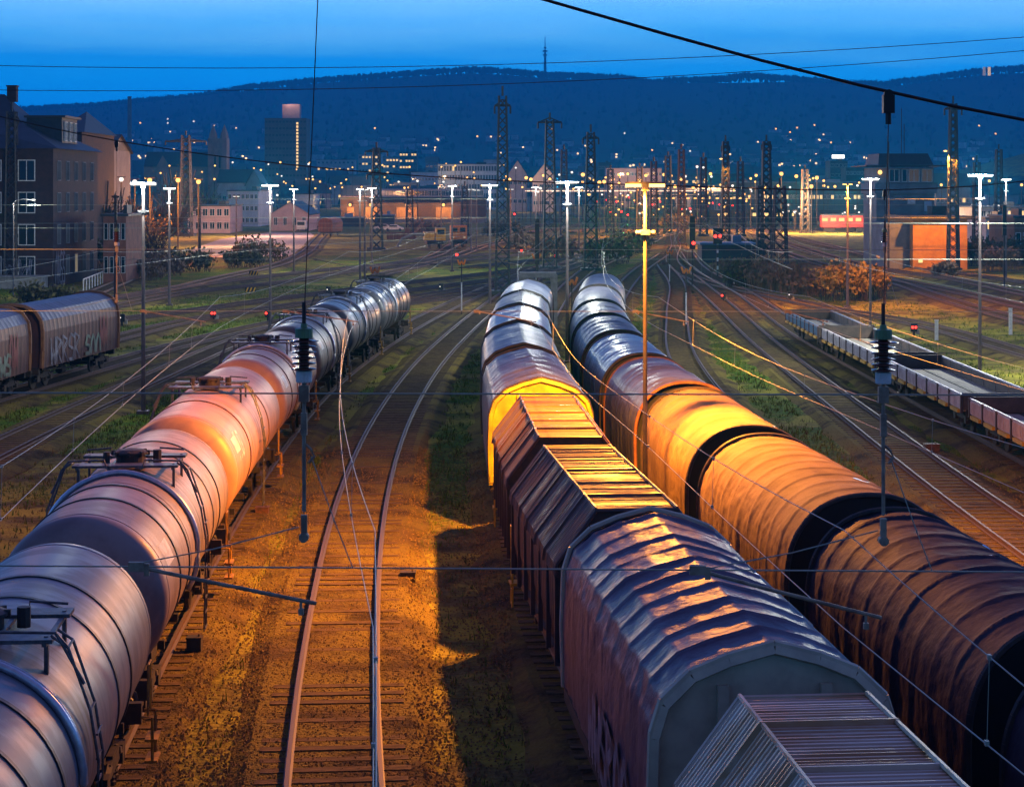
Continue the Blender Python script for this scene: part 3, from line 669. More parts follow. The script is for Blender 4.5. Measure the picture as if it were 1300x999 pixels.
def tarp_wagon(f, y0, y1, tarp, label, prof, group, seed, rib=1.05, sag=.05, fold=.035, step=.09, near_wall=None, far_wall=None, name='tarpaulin_wagon', bog=True, patches=0, rim=None, dent=.03):
    t = placed(name, f, y0, y1, label, 'tarpaulin wagon', group); L = y1-y0; h = L/2-.55
    pr = resample(prof, step*1.1); b = MB(); rows = []
    ny = int(2*h/step); zt = max(z for x, z in pr)
    def surf(x, z, y, out):
        nx_, nz_ = out
        u = (y+h)/rib; fr = u-math.floor(u); near_rib = min(fr, 1-fr)*rib
        top = min(max((z-2.6)/(zt-2.6), 0), 1)
        d = -sag*(1-math.exp(-near_rib/.13))*(.35+.65*top)*(1+.9*noise.noise((math.floor(u)*3.7+seed, x*.9, seed*5.1)))+.010*noise.noise((y*6.5+seed, x*5, z*5))*(1-math.exp(-near_rib/.2))
        d += .022*math.exp(-(near_rib/.035)**2)*top
        if fold:
            q = noise.noise((y*2.6+seed*7.1, seed*3.3, z*.35))
            d += fold*(1-top)*q*1.2*min(1, (3.2-z)*1.2+.4 if z < 3.2 else .4)
            d += dent*top*noise.noise((y*1.7+seed, x*1.3, seed*1.7))*1.0
            d += dent*.9*noise.noise((y*1.1+seed*2, x*3.6+z*2.5, seed*2.7))*math.sin(math.pi*fr)*(1 if z > 2.7 else .3)
            # pinched pleats where the cloth meets each rib at the shoulder
            s_ = math.exp(-((z-3.25)/.30)**2); d += s_*fold*.9*noise.noise((y*4.2, x*2+seed, z*5))
        return (x+nx_*d, y, z+nz_*d)
    norms = []
    for i in range(len(pr)):
        a = pr[max(i-1, 0)]; c = pr[min(i+1, len(pr)-1)]; tx, tz = c[0]-a[0], c[1]-a[1]; l = math.hypot(tx, tz); norms.append((-tz/l, tx/l))
    for j in range(ny+1):
        y = -h+2*h*j/ny; rows.append([surf(x, z, y, n_) for (x, z), n_ in zip(pr, norms)])
    b.quadgrid(rows); b.build('tarpaulin', tarp, t, True)
    for s in (-1, 1):                                   # a hoop at each end
        r = MB()
        for (x0, z0), (x1, z1) in zip(prof[:-1], prof[1:]):
            r.bar((x0, s*(h+.02), z0), (x1, s*(h+.02), z1), .05, 6)
        r.build('end_hoop', rim or M['dark_steel'], t)
    for s, wm in ((-1, near_wall), (1, far_wall)):
        e = MB(); yy = s*(h-.10 if wm is None else h+.02)
        pts = [(x*.97, yy, z-.03) for x, z in prof]
        e.poly(pts[::-1] if s > 0 else pts)
        e.build('end_wall', wm or M['black'], t)
        if wm:
            q = MB()
            for x in (-.62, .62): q.box((x, yy+s*.05, 2.55), (.13, .09, 2.4))
            for (x0, z0), (x1, z1) in zip(prof[:-1], prof[1:]): q.bar((x0*.97, yy+s*.03, z0-.07), (x1*.97, yy+s*.03, z1-.07), .07, 4)
            q.box((0, yy+s*.05, 1.35), (2.9, .12, .2))
            q.build('end_post', wm, t)
    for k in range(patches):
        rnd = random.Random(seed*10+k); i = rnd.randrange(int(len(pr)*.55), int(len(pr)*.72)); y = rnd.uniform(-h*.8, h*.5); q = MB(); ri, du = rnd.uniform(.05, .10), rnd.uniform(.1, .2)
        ring = []
        for a in range(12):
            an = a*math.pi/6; xx, zz = pr[i]; tx, tz = norms[i][1], -norms[i][0]
            v = math.cos(an)*ri; c = surf(xx+tx*v, zz+tz*v, y+math.sin(an)*du, norms[i]); ring.append((c[0]+norms[i][0]*.012, c[1], c[2]+norms[i][1]*.012))
        q.poly(ring[::-1]); q.build('repair_patch', M['patch'], t)
    underframe(t, L); s_ = MB()
    for s in (-1, 1): s_.box((s*1.38, 0, 1.15), (.16, 2*h, .22))
    s_.build('side_sill', M['under'], t)
    add_bogies(t, (-L/2+2.1, L/2-2.1)); add_buffers(t, L/2)
    return t
GM = 'tarpaulin wagons of the middle train'; GR = 'arched tarpaulin wagons of the right train'
AP = arch_prof()
w0 = tarp_wagon(mid, 23.3, 34.4, M['tarp_purple'], 'purple ridged tarpaulin wagon with lamplit grey green end wall and white graffiti', POLY, GM, 1, rib=.95, sag=.055, fold=.03, step=.055, near_wall=M['end_green_lit'], rim=M['end_green_lit'], patches=2, dent=.022)
tarp_wagon(mid, 56.6, 68.8, M['tarp_slate'], 'slate tarpaulin wagon with bright yellow end wall', POLY, GM, 2, rib=.95, sag=.02, fold=.02, near_wall=M['end_yellow'], far_wall=M['end_yellow'], rim=M['dark_steel'])
tarp_wagon(mid, 69.2, 81.2, M['tarp_slate'], 'slate tarpaulin wagon right behind the yellow ended one', POLY, GM, 3, rib=.95, sag=.02, fold=.02, step=.15)
tarp_wagon(mid, 81.6, 93.4, M['tarp_glint'], 'silver glinting tarpaulin wagon with ridge in the middle train', POLY, GM, 4, rib=.95, sag=.02, fold=.02, step=.15, rim=M['rust_bright'])
tarp_wagon(mid, 93.8, 105.6, M['tarp_slate'], 'last but one tarpaulin wagon of the middle train', POLY, GM, 5, rib=.95, sag=.02, fold=.02, step=.15)
tarp_wagon(mid, 106., 119.4, M['tarp_glint'], 'farthest wagon of the middle train, with pale ridged roof end', POLY, GM, 6, rib=.95, sag=.02, fold=.02, step=.15)
tarp_wagon(rgt, 14.8, 25.0, M['tarp_shade'], 'dark arched tarpaulin wagon cut by the bottom right corner', AP, GR, 10, rib=.92, sag=.05, fold=.03, step=.09, dent=.02)
tarp_wagon(rgt, 25.3, 35.4, M['tarp_shade'], 'shaded arched tarpaulin wagon with blue patches, bottom right', AP, GR, 11, rib=.92, sag=.032, fold=.016, step=.06, patches=8, dent=.022)
tarp_wagon(rgt, 35.9, 45.9, M['tarp_lit'], 'bright orange lit arched tarpaulin wagon with deep pleats', AP, GR, 12, rib=.92, sag=.032, fold=.020, step=.06, patches=4, dent=.018)
tarp_wagon(rgt, 46.4, 56.4, M['tarp_lit'], 'orange lit arched tarpaulin wagon beside the yellow end wall', AP, GR, 13, rib=.92, sag=.03, fold=.028, step=.08, patches=3, dent=.014)
tarp_wagon(rgt, 56.9, 66.4, M['tarp_slate'], 'lavender arched tarpaulin wagon with orange hoop at its near end', AP, GR, 14, rib=.92, sag=.03, fold=.03, step=.1, rim=M['rust_bright'])
tarp_wagon(rgt, 66.9, 77.4, M['tarp_glint'], 'silver glinting arched tarpaulin wagon in the right train', AP, GR, 15, rib=.92, sag=.03, fold=.03, step=.12)
tarp_wagon(rgt, 77.9, 88.2, M['tarp_slate'], 'arched tarpaulin wagon just beyond the silver glinting one', AP, GR, 16, rib=.92, sag=.03, fold=.02, step=.14)
tarp_wagon(rgt, 88.7, 99.2, M['tarp_slate'], 'third arched tarpaulin wagon from the far end of the right train', AP, GR, 17, rib=.92, sag=.03, fold=.02, step=.16)
tarp_wagon(rgt, 99.7, 114.2, M['tarp_slate'], 'last but one arched tarpaulin wagon of the right train', AP, GR, 18, rib=.92, sag=.03, fold=.02, step=.18)
tarp_wagon(rgt, 114.7, 131.0, M['tarp_slate'], 'farthest arched tarpaulin wagon of the right train', AP, GR, 19, rib=.92, sag=.03, fold=.02, step=.18)

def ribbon(b, pts, w, plane):
    """paint stroke on a flank: pts (u, v), plane(u, v, out)"""
    for (u0, v0), (u1, v1) in zip(pts[:-1], pts[1:]):
        d = math.hypot(u1-u0, v1-v0) or 1; nu, nv = -(v1-v0)/d*w/2, (u1-u0)/d*w/2
        b.poly([plane(u0+nu, v0+nv), plane(u0-nu, v0-nv), plane(u1-nu, v1-nv), plane(u1+nu, v1+nv)])
def scrawl(parent, m, plane, u0, v0, W, H, seed, n=4, w=.07, name='graffiti'):
    rnd = random.Random(seed); b = MB(); cw = W/n
    for k in range(n):
        x = u0+k*cw; kind = rnd.randrange(4)
        if kind == 0: pts = [(x, v0), (x+cw*.1, v0+H*.7), (x+cw*.45, v0+H), (x+cw*.75, v0+H*.7), (x+cw*.8, v0)]
        elif kind == 1: pts = [(x+cw*.1, v0+H), (x+cw*.2, v0), (x+cw*.5, v0+H*.6), (x+cw*.75, v0), (x+cw*.85, v0+H)]
        elif kind == 2: pts = [(x+cw*.85, v0+H*.9), (x+cw*.3, v0+H), (x, v0+H*.55), (x+cw*.8, v0+H*.4), (x+cw*.7, v0+.02), (x, v0+H*.05)]
        else: pts = [(x, v0), (x, v0+H), (x+cw*.8, v0+H*.8), (x+cw*.1, v0+H*.5), (x+cw*.8, v0)]
        ribbon(b, pts, w, plane); ribbon(b, [(p+cw*.12, q-H*.07) for p, q in pts], w*.5, plane)
    return b.build(name, m, parent)
scrawl(w0, M['graffiti'], lambda u, v: (-1.525, -u, v), -1.0, 1.35, 4.4, .95, 3, 6, .13)
# ---------------------------------------------------------------- covered wagons on the left
COV = [(-1.42, 1.2), (-1.45, 2.0), (-1.45, 2.9), (-1.38, 3.4), (-1.1, 3.82), (-.6, 4.05), (0, 4.12), (.6, 4.05), (1.1, 3.82), (1.38, 3.4), (1.45, 2.9), (1.45, 2.0), (1.42, 1.2)]
def covered(y0, y1, label, seed):
    t = placed('covered_wagon', lw, y0, y1, label, 'covered wagon', 'covered wagons with graffiti on the left'); L = y1-y0; h = L/2-.5
    for nm, m, i0, i1 in (('roof', M['cover_roof'], 3, 10), ('side_wall', M['cover'], 0, 4), ('side_wall', M['cover'], 9, 13)):
        b = MB(); rows = []
        for j in range(61):
            y = -h+2*h*j/60; d = .02 if j % 3 == 0 else 0
            rows.append([(x*(1+d*.5), y, z+d*.4) for x, z in COV[i0:i1]])
        b.quadgrid(rows); b.build(nm, m, t, False)
    for s in (-1, 1):
        e = MB(); pts = [(x*.99, s*h, z) for x, z in COV]; e.poly(pts[::-1] if s > 0 else pts); e.build('end_wall', M['cover'], t)
        r = MB()
        for (x0, z0), (x1, z1) in zip(COV[:-1], COV[1:]): r.bar((x0*1.01, s*(h+.05), z0+.03), (x1*1.01, s*(h+.05), z1+.03), .11, 5)
        r.build('end_frame', M['rust_bright'], t)
    underframe(t, L); add_bogies(t, (-L/2+2, L/2-2)); add_buffers(t, L/2)
    pl = lambda u, v: (1.49, u, v)
    s = MB()
    scrawl(t, M['graffiti'], pl, -h+1.0, 1.3, 4.6, 1.25, seed, 5, .10); scrawl(t, M['graffiti_red'], pl, h-3.2, 1.6, 1.3, 1.5, seed+1, 2, .10); scrawl(t, M['graffiti_green'], pl, -h+6.4, 1.35, 2.6, .9, seed+2, 3, .16)
    return t
cy = 104.6
covered(93.0, 106.0, 'far covered wagon with green graffiti, end of the left row', 21)
covered(79.7, 92.6, 'near covered wagon with pale graffiti at the left edge', 31)
# ---------------------------------------------------------------- low sided flat wagons on the right
def flat(y0, y1, sm, label):
    t = placed('flat_wagon', flt, y0, y1, label, 'flat wagon', 'low sided flat wagons on the right'); L = y1-y0; h = L/2-.5
    bx('floor', M['floor_sand'], t, ((0, 0, 1.16), (2.74, 2*h-.1, .08)))
    nseg = 8; sl = 2*h/nseg
    for s in (-1, 1):
        for k in range(nseg):
            y = -h+sl*(k+.5); p = MB(); p.box((s*1.41, y, 1.46), (.05, sl-.10, .56)); p.box((s*1.43, y, 1.75), (.07, sl-.08, .06))
            for j in range(8): p.box((s*1.45, y-sl/2+.2+(sl-.4)*j/7, 1.44), (.05, .07, .44))
            q = p.build('dropside', sm, t)
            i_ = MB(); i_.box((s*1.375, y, 1.45), (.02, sl-.12, .54)); i_.build('inner_board', M['board_brown'], q)
        st = MB()
        for k in range(nseg+1): st.box((s*1.46, -h+sl*k, 1.42), (.09, .09, .72))
        st.build('stake', M['hood_side'], t)
        for k in range(nseg): bx('yellow_bracket', M['yellow'], t, ((s*1.46, -h+sl*(k+.5), 1.10), (.14, sl*.62, .13)))
    for s in (-1, 1):
        bx('end_board', M['board_brown'], t, ((0, s*h, 1.48), (2.78, .07, .60)), ((0, s*h, 1.80), (2.84, .10, .05)))
    underframe(t, L); add_bogies(t, (-L/2+2.6, L/2-2.6)); add_buffers(t, L/2)
    return t
flat(38.4, 56.8, M['flat_pink'], 'low sided flat wagon beyond the right edge')
flat(57.2, 75.4, M['flat_pink'], 'faded pink low sided flat wagon at the right edge')
flat(75.8, 94.2, M['flat_white'], 'white low sided flat wagon with sandy floor next to the pink one')
flat(94.6, 112.8, M['flat_white'], 'white low sided flat wagon next to the blue one')
flat(113.2, 129.0, M['flat_blue'], 'blue low sided flat wagon at the far end')
for o in (WS, BG, BUF): bpy.data.objects.remove(o)
M['arm'] = mat('weathered tube', (.36, .30, .22), (.20, .14, .10), 5, .6)
# ================================================================== overhead line
def insulator(parent, x, y, ztop, zbot, small=False):
    """green cap, brown sheds, pale foot; hangs under the carrier"""
    cap = MB(); cap.lathe([(.03, .14), (.035, .10), (.085, .09), (.09, 0), (.06, 0)][::-1], 14, (x, y, ztop-.02)); c = cap.build('insulator_cap', M['ins_green'], parent, False)
    s = MB(); n = 6; H = ztop-.02-zbot; prof = [(.045, 0)]
    for k in range(n):
        z = H*k/n; prof += [(.05, z+.1*H/n), (.125 if k != n-1 else .15, z+.35*H/n), (.115, z+.5*H/n), (.05, z+.62*H/n)]
    s.lathe(prof+[(.045, H)], 16, (x, y, zbot)); s.build('insulator', M['ins'], parent, True)
    f = MB(); f.lathe([(.075, -.11), (.08, -.10), (.08, 0), (.05, .01)], 14, (x, y, zbot)); f.build('insulator_foot', M['white'], parent)
def cross_span(Y, carrier, zu, zl, x0, x1, hangers, arms, label, r=.0085, pulley=True):
    t = thing('cross_span', label, 'overhead line', (0, Y, 0))
    if carrier:
        f = curve([(x, z) for x, z in carrier]); b = MB(); b.tube([(x, 0, f(x)) for x in np.linspace(carrier[0][0], carrier[-1][0], 60)], .018 if Y < 30 else .02, 6); b.build('carrier_cable', M['black'], t)
    for nm, (za_, zb) in (('upper_wire', zu), ('lower_wire', zl)):
        b = MB(); b.tube([(x0+(x1-x0)*k/10, 0, za_+(zb-za_)*k/10) for k in range(11)], r, 6); b.build(nm, M['wire'], t)
    fu = lambda x, w: w[0]+(w[1]-w[0])*(x-x0)/(x1-x0)
    for x, x_top in hangers:
        zt = f(x_top) if carrier else fu(x, zu)+1.2
        zu_ = fu(x, zu); zl_ = fu(x, zl)
        if pulley:
            p = MB(); p.box((x_top, 0, zt-.12), (.11, .10, .18)); p.bar((x_top, -.03, zt-.02), (x_top, .03, zt-.02), .045, 10); p.bar((x_top, 0, zt-.2), (x_top, 0, zt-.32), .03, 6); p.build('pulley', M['black'], t)
        b = MB(); b.bar((x_top, 0, zt-.3), (x, 0, zu_+.72), .0055, 5); b.bar((x, 0, zu_+.9), (x, 0, zu_+.6), .02, 6); b.build('hanger_rope', M['dark_steel'], t)
        insulator(t, x, 0, zu_+.57, zu_+.22)
        b = MB(); b.bar((x, 0, zu_+.12), (x, 0, zl_+.55), .019, 6); b.box((x, 0, zu_), (.10, .07, .16)); b.box((x, 0, zu_-.30), (.06, .06, .22)); b.box((x, 0, zl_+.42), (.06, .05, .20)); b.bar((x, -.05, zl_+.30), (x, .05, zl_+.30), .05, 8); b.tube([(x+.02, 0, zu_-.5), (x+.07, 0, zu_-.55), (x+.10, 0, zu_-.62), (x+.05, 0, zu_-.68)], .014, 5)
        b.build('hanger_rod', M['arm'], t)
        b = MB(); b.tube([(x+.07, 0, zu_-.62), (x+.30, 0, (zu_+zl_)/2-.4), (x+.48, 0, zl_)], .006, 5); b.tube([(x-.05, 0, zl_+.40), (x-.9, 0, zl_+.18), (x-1.7, 0, zl_+.03)], .007, 5); b.build('stay_wire', M['wire'], t)
    for x, xc, zc in arms:                              # steady arm: clamp on the lower wire, arm, drop to the contact wire
        z = fu(x, zl); b = MB(); b.tube([(x, 0, z), (x+(xc-x)*.4, 0, z+(zc+.14-z)*.42), (xc+.15*(1 if xc > x else -1), 0, zc+.10)], .020, 6); b.box((x, 0, z), (.16, .07, .09)); b.box((x+.1*(1 if xc > x else -1), 0, z-.03), (.05, .05, .12)); b.bar((xc, 0, zc+.14), (xc, 0, zc), .014, 5); b.box((xc, 0, zc+.02), (.05, .05, .06)); b.build('steady_arm', M['arm'], t)
    return t
S1, S2, S3 = 19.8, 62.0, 106.0
car1 = [(-26, 19), (-12, 14.6), (-1.9, 12.3), (.31, 11.65), (3.71, 10.74), (5.05, 10.46), (9, 10.0), (16, 10.8), (30, 15)]
cross_span(S1, car1, (7.82, 7.70), (6.20, 5.86), -26, 30, [(-2.05, -1.9), (3.66, 3.71)], [(-3.70, -2.08, 5.6), (1.83, 3.49, 5.46)], 'nearest cross span with two hanging brown insulators and a thick black carrier cable')
cross_span(S2, [(-30, 16), (-12, 11.2), (3, 9.9), (20, 10.8), (32, 16)], (7.9, 7.85), (6.0, 5.95), -30, 32, [(-12.2, -12.2), (11.5, 11.5)], [(-11.4, -9.6, 5.55), (-1.1, .6, 5.55), (3.8, 5.3, 5.55), (-7.0, -4.9, 5.55), (8.5, 9.6, 5.55)], 'second cross span, tinted orange by the tall sodium lamp', .010)
cross_span(S3, None, (7.9, 7.9), (6.0, 6.0), -36, 34, [], [(-10.4, -8.8, 5.55), (-1.1, .5, 5.55), (3.4, 4.6, 5.55)], 'third cross span over the far ends of the trains', .012)
cross_span(182, None, (8.2, 8.2), (6.1, 6.1), -54, 52, [], [], 'fourth cross span at the lattice mast beside the throat', .015)
cross_span(238, None, (8.4, 8.4), (6.2, 6.2), -60, 58, [], [], 'fifth cross span at the lattice masts in the middle distance', .02)
def overhead(f, sup, lab, zc=5.47, zm=6.42, low=.45, r=.0062, stag=.25):
    t = thing('overhead_line', lab, 'overhead line', (0, 0, 0)); 
    c = MB(); m = MB(); pc = []; pm = []
    for k, (a, b_) in enumerate(zip(sup[:-1], sup[1:])):
        n = 16; d = MB()
        for i in range(n+1):
            if i == n and k < len(sup)-2: continue
            u = i/n; Y = a+(b_-a)*u; s0 = stag*(1 if k % 2 else -1); X = f(Y)+s0*(1-2*u)
            zz = zc+low+(zm-zc-low)*(2*u-1)**2
            pc.append((X, Y, zc)); pm.append((X+.02, Y, zz))
        for j in range(1, 6):
            u = j/6+random.uniform(-.03, .03); Y = a+(b_-a)*u; s0 = stag*(1 if k % 2 else -1); X = f(Y)+s0*(1-2*u); zz = zc+low+(zm-zc-low)*(2*u-1)**2
            q = MB(); q.bar((X, Y, zc), (X+.02, Y, zz), r*.6, 4); q.box((X, Y, zc+.01), (.03, .05, .04)); q.box((X+.02, Y, zz), (.03, .05, .04)); q.build('dropper', M['wire'], t)
    c.tube(pc, r, 5); c.build('contact_wire', M['wire'], t); m.tube(pm, r, 5); m.build('messenger_wire', M['wire'], t)
overhead(cc, [-6, S1, S2, S3, 150, 190], 'overhead line above the empty curving track', stag=.33)
overhead(mid, [-6, S1, S2, S3, 150, 190], 'overhead line above the hood wagons and purple tarpaulin', stag=-.21)
overhead(rgt, [8, 20, S2, S3, 150, 190], 'overhead line above the arched tarpaulin wagons')
overhead(tnk, [8, 20, S2, S3, 150, 190], 'overhead line above the tank wagons')
overhead(t14, [14, 20, S2, S3, 150, 200], 'overhead line left of the empty right hand track', zc=5.6)
overhead(flt, [22, S2, S3, 150, 190, 238], 'overhead line above the low sided flat wagons', zc=5.6)
overhead(lw, [62, S3, 150, 190], 'overhead line above the covered wagons', r=.010)
overhead(t1, [S3, 150, 182, 238, 300], 'far overhead line above the right hand track', r=.012)
for (p0, p1, lab) in (((-26, 60, 13.85), (26, 60, 15.3), 'upper of two thin wires crossing the sky'), ((-26, 62, 13.1), (26, 62, 15.1), 'lower of two thin wires crossing the sky')):
    b = MB(); n = 24; b.tube([(p0[0]+(p1[0]-p0[0])*k/n, p0[1], p0[2]+(p1[2]-p0[2])*k/n-1.1*(1-(2*k/n-1)**2)) for k in range(n+1)], .011, 5); tag(b.build('sky_wire', M['black']), lab, 'wire')
# ================================================================== lamps
def plight(name, loc, power, c, r=.12, parent=None):
    l = bpy.data.lights.new(name, 'POINT'); l.energy = power; l.color = c; l.shadow_soft_size = r
    o = bpy.data.objects.new(name, l); col.objects.link(o); o.location = loc
    if parent: o.parent = parent
    return o
WHITE = (.95, 1, .90); SOD = (1, .325, .028)
def slight(loc, power, c, r=.12, parent=None, cone=168, blend=.5):
    l = bpy.data.lights.new('lamp_light', 'SPOT'); l.energy = power; l.color = c; l.shadow_soft_size = r; l.spot_size = R(cone); l.spot_blend = blend
    o = bpy.data.objects.new('lamp_light', l); col.objects.link(o); o.location = loc
    if parent: o.parent = parent
    return o
def lamp_mast(px, Y, ztop, head, colr, power, lab, group='yard lamp masts', pr=.085, X=None, off=(0, -.55), bar=True, mate=None):
    X = xa(px, Y) if X is None else X
    t = thing('yard_lamp', lab, 'lamp mast', (X, Y, 0), 0, group)
    b = MB(); b.bar((0, 0, 0), (0, 0, ztop-.1), pr*1.35, 10, pr*.8); b.box((0, 0, .06), (.5, .5, .16)); b.build('pole', mate or M['pole'], t)
    h = MB(); h.box((0, 0, ztop-.02), (head, .24, .05)); h.box((0, 0, ztop-.12), (.16, .2, .2)); h.build('lamp_head', M['steel'], t)
    em = M['lamp_white'] if colr == 'w' else M['lamp_orange']
    for s in (-1, 1):
        q = MB(); q.bar((s*.10, 0, ztop-.085), (s*head*.49, 0, ztop-.085), .045 if Y < 60 else .034, 8); q.build('lamp_tube', em, t)
    if bar:
        q = MB(); q.bar((-.24, 0, ztop-1.25), (.24, 0, ztop-1.25), .045, 6); q.box((0, 0, ztop-1.25), (.22, .22, .12)); q.build('cross_bar', M['steel'], t)
    if power:
        cl = SOD if colr == 'o' else WHITE
        (slight if colr == 'o' else lambda *a: plight('lamp_light', *a))((off[0], off[1], ztop-.20), power, cl, .15, t)
    return t
lamp_mast(0, 58.0, 9.9, 1.1, 'o', 2000, 'sodium lamp mast beside the tank train, left of the view', X=-15.6, off=(.3, .3))
lamp_mast(819, 50.0, 9.93, 1.0, 'o', 30000, 'tall sodium lamp mast between the two tarpaulin trains, glowing orange', off=(-.38, -.5), pr=.052, mate=mat('dull pole paint', (.07, .055, .055), (.045, .04, .042), 4, .6))
plight('lamp_light', (xa(819, 50)-.25, 49.6, 9.75), 45, SOD, .1)
for (px, Y, yt, hd, c, p, lab) in (
    (182, 87, 232, 1.4, 'w', 1900, 'reddish lamp mast standing beside the empty track left of the tank wagons'),
    (343, 140, 235, 1.5, 'w', 4600, 'white lamp mast behind the middle of the tank train, left of the bare pole pair'),
    (373, 233, 240, 1.3, 'w', 4500, 'white lamp mast in front of the pink gabled house'),
    (215, 167, 239, 1.3, 'w', 3600, 'white lamp mast right of the reddish one, left part of the yard'),
    (300, 300, 249, 1.2, 'w', 0, 'slim lamp mast in front of the pale blue building'),
    (457, 205, 240, 1.0, 'w', 1500, 'left one of the brown lamp mast pair beside the green lattice mast'),
    (463, 208, 240, 1.0, 'w', 0, 'right one of the brown lamp mast pair beside the green lattice mast'),
    (472, 260, 239, 1.4, 'w', 4500, 'lamp mast right behind the green lattice mast'),
    (574, 234, 236, 1.3, 'w', 4500, 'white lamp mast in front of the right end of the warehouse'),
    (622, 166, 235, 1.6, 'w', 5600, 'white lamp mast left of the tallest lattice mast'),
    (680, 300, 238, 1.7, 'w', 1500, 'white lamp mast in front of the pale gabled houses'),
    (720, 112, 231, 1.6, 'w', 5600, 'bright lamp mast standing between the far ends of the two tarpaulin trains'),
    (735, 290, 238, 1.6, 'w', 5000, 'white lamp mast left of the slim lattice mast'),
    (1244, 105, 222, 1.6, 'w', 13000, 'tall white lamp mast beyond the flat wagons at the right'),
    (1076, 164, 233, 1.0, 'o', 15000, 'orange lamp mast by the glowing bush'),
    (1105, 141, 227, 1.5, 'w', 7000, 'white lamp mast right of the orange one, behind the flat wagons'),
    (1277, 215, 228, 1.3, 'w', 5000, 'white lamp mast beside the relay hut at the far right'),
    (560, 330, 237, 1.4, 'w', 0, 'thin lamp mast in front of the lit warehouse bays'),
    (598, 300, 240, 1.2, 'w', 0, 'thin lamp mast right of the warehouse'),
    (605, 310, 241, 1.2, 'w', 0, 'thin lamp mast next to the one right of the warehouse'),
    (648, 330, 240, 1.3, 'w', 0, 'thin lamp mast just right of the tallest lattice mast'),
    ):
    lamp_mast(px, Y, za(yt, Y), hd*.8, c, p*.75 if c == 'w' else p, lab, pr=.075 if Y < 150 else .09)
def pole(px, Y, ztop, lab, m='dark_steel', top=True):
    t = thing('yard_pole', lab, 'pole', (xa(px, Y), Y, 0), 0, 'bare poles')
    b = MB(); b.bar((0, 0, 0), (0, 0, ztop), .14, 8, .09); b.build('pole', M[m], t)
    if top: b = MB(); b.box((0, 0, ztop-.1), (.5, .2, .12)); b.bar((-.3, 0, ztop-.5), (.3, 0, ztop-.5), .03, 5); b.build('pole_head', M['dark_steel'], t)
pole(147, 130, za(248, 130), 'dark bare pole behind the end of the covered wagons')
pole(254, 240, za(262, 240), 'dark bare pole right of the lamp masts at the left', top=False)
pole(1128, 240, za(180, 240), 'thin bare mast in front of the signal tower', top=False)
# distant lamps (too small to show parts)
far_l = []
def far_lamp(px, py, Y, c, r=.26, post=True, lab=None, group='distant yard lights', cat='lamp', desc=None):
    X, z = xa(px, Y), za(py, Y)
    if desc: lab = 'tiny %s light among the %s' % ('orange' if c == 'o' else 'white', desc)
    t = thing('far_lamp', lab or ('distant orange lamp on a thin post beyond the yard throat' if c == 'o' else 'distant white lamp on a thin post beyond the yard throat'), cat, (X, Y, 0), 0, group+(' (orange)' if c == 'o' else ' (white)'))
    b = MB(); b.ball((0, 0, z), r, 8, 5); b.build('lamp_globe', M['far_orange'] if c == 'o' else M['far_white'], t)
    if post:
        b = MB(); b.bar((0, 0, max(0, float(terrain(X, Y))-.5)), (0, 0, z-.1), .10, 5); b.box((0, 0, z+r), (1.1, .3, .12)); b.build('post', M['dark_steel'], t)
    return t
rnd = random.Random(11)
for px, py, c in ((190, 229, 'o'), (226, 229, 'o'), (252, 231, 'o'), (127, 224, 'w'), (154, 228, 'w'), (171, 231, 'w'), (352, 248, 'w'), (786, 222, 'o'), (797, 221, 'o'), (820, 223, 'o'), (843, 222, 'o'), (864, 227, 'o'), (885, 212, 'w'), (893, 213, 'w'),
    (902, 221, 'o'), (960, 223, 'o'), (992, 221, 'o'), (1011, 224, 'o'), (1037, 226, 'o'), (988, 236, 'o'), (1003, 238, 'w'), (1030, 237, 'o'), (1046, 236, 'o'), (1060, 237, 'o'), (918, 237, 'w'), (942, 239, 'w'), (953, 240, 'w'), (970, 238, 'o'), (754, 228, 'o'), (761, 232, 'o'), (767, 231, 'o'), (778, 228, 'o'),
    (740, 222, 'o'), (668, 226, 'o'), (674, 228, 'o'), (690, 223, 'o'), (643, 225, 'o'), (647, 228, 'o'), (698, 227, 'o'), (710, 222, 'w'), (726, 219, 'w'), (1184, 236, 'w'), (1195, 235, 'o'), (1256, 230, 'o'), (1297, 235, 'o'), (880, 238, 'o'), (930, 236, 'w'), (857, 237, 'o'), (812, 229, 'o'), (703, 243, 'w'), (752, 243, 'w'), (775, 243, 'w'), (563, 231, 'w'), (530, 230, 'w'), (506, 231, 'w')):
    far_lamp(px, py, 260 if px < 260 else rnd.uniform(430, 620), c, .42 if c == 'o' and px > 260 else .3)
for k in range(70):
    far_lamp(rnd.uniform(170, 660), rnd.uniform(206, 240), rnd.uniform(640, 1000), rnd.choice('oooow'), .34, True, None, 'lamps over the town edge', desc='town streets left of the centre')
for k in range(70):
    far_lamp(rnd.choice([rnd.uniform(640, 960), rnd.uniform(760, 1110)]), rnd.uniform(223, 250), rnd.uniform(450, 700), rnd.choice('ooow'), .30, True, None, 'lamps over the far yard', desc='masts and wires of the far yard')
for k in range(95):
    px = rnd.choice([rnd.uniform(965, 1115), rnd.uniform(780, 960), rnd.uniform(900, 1110), rnd.uniform(1230, 1300)]); far_lamp(px, rnd.uniform(252, 275) if px < 960 else rnd.uniform(260, 278), rnd.uniform(440, 560), 'w' if px > 960 or rnd.random() < .4 else 'o', .23, True, None, 'small lights over the far sidings', 'lamp', desc='far coaches and sidings of the yard')
for k in range(26):
    px = rnd.uniform(745, 905); far_lamp(px, rnd.uniform(240, 262), rnd.uniform(560, 800), rnd.choice('oow'), .26, True, None, 'small lights over the far platforms', desc='far station platforms beyond the yard')
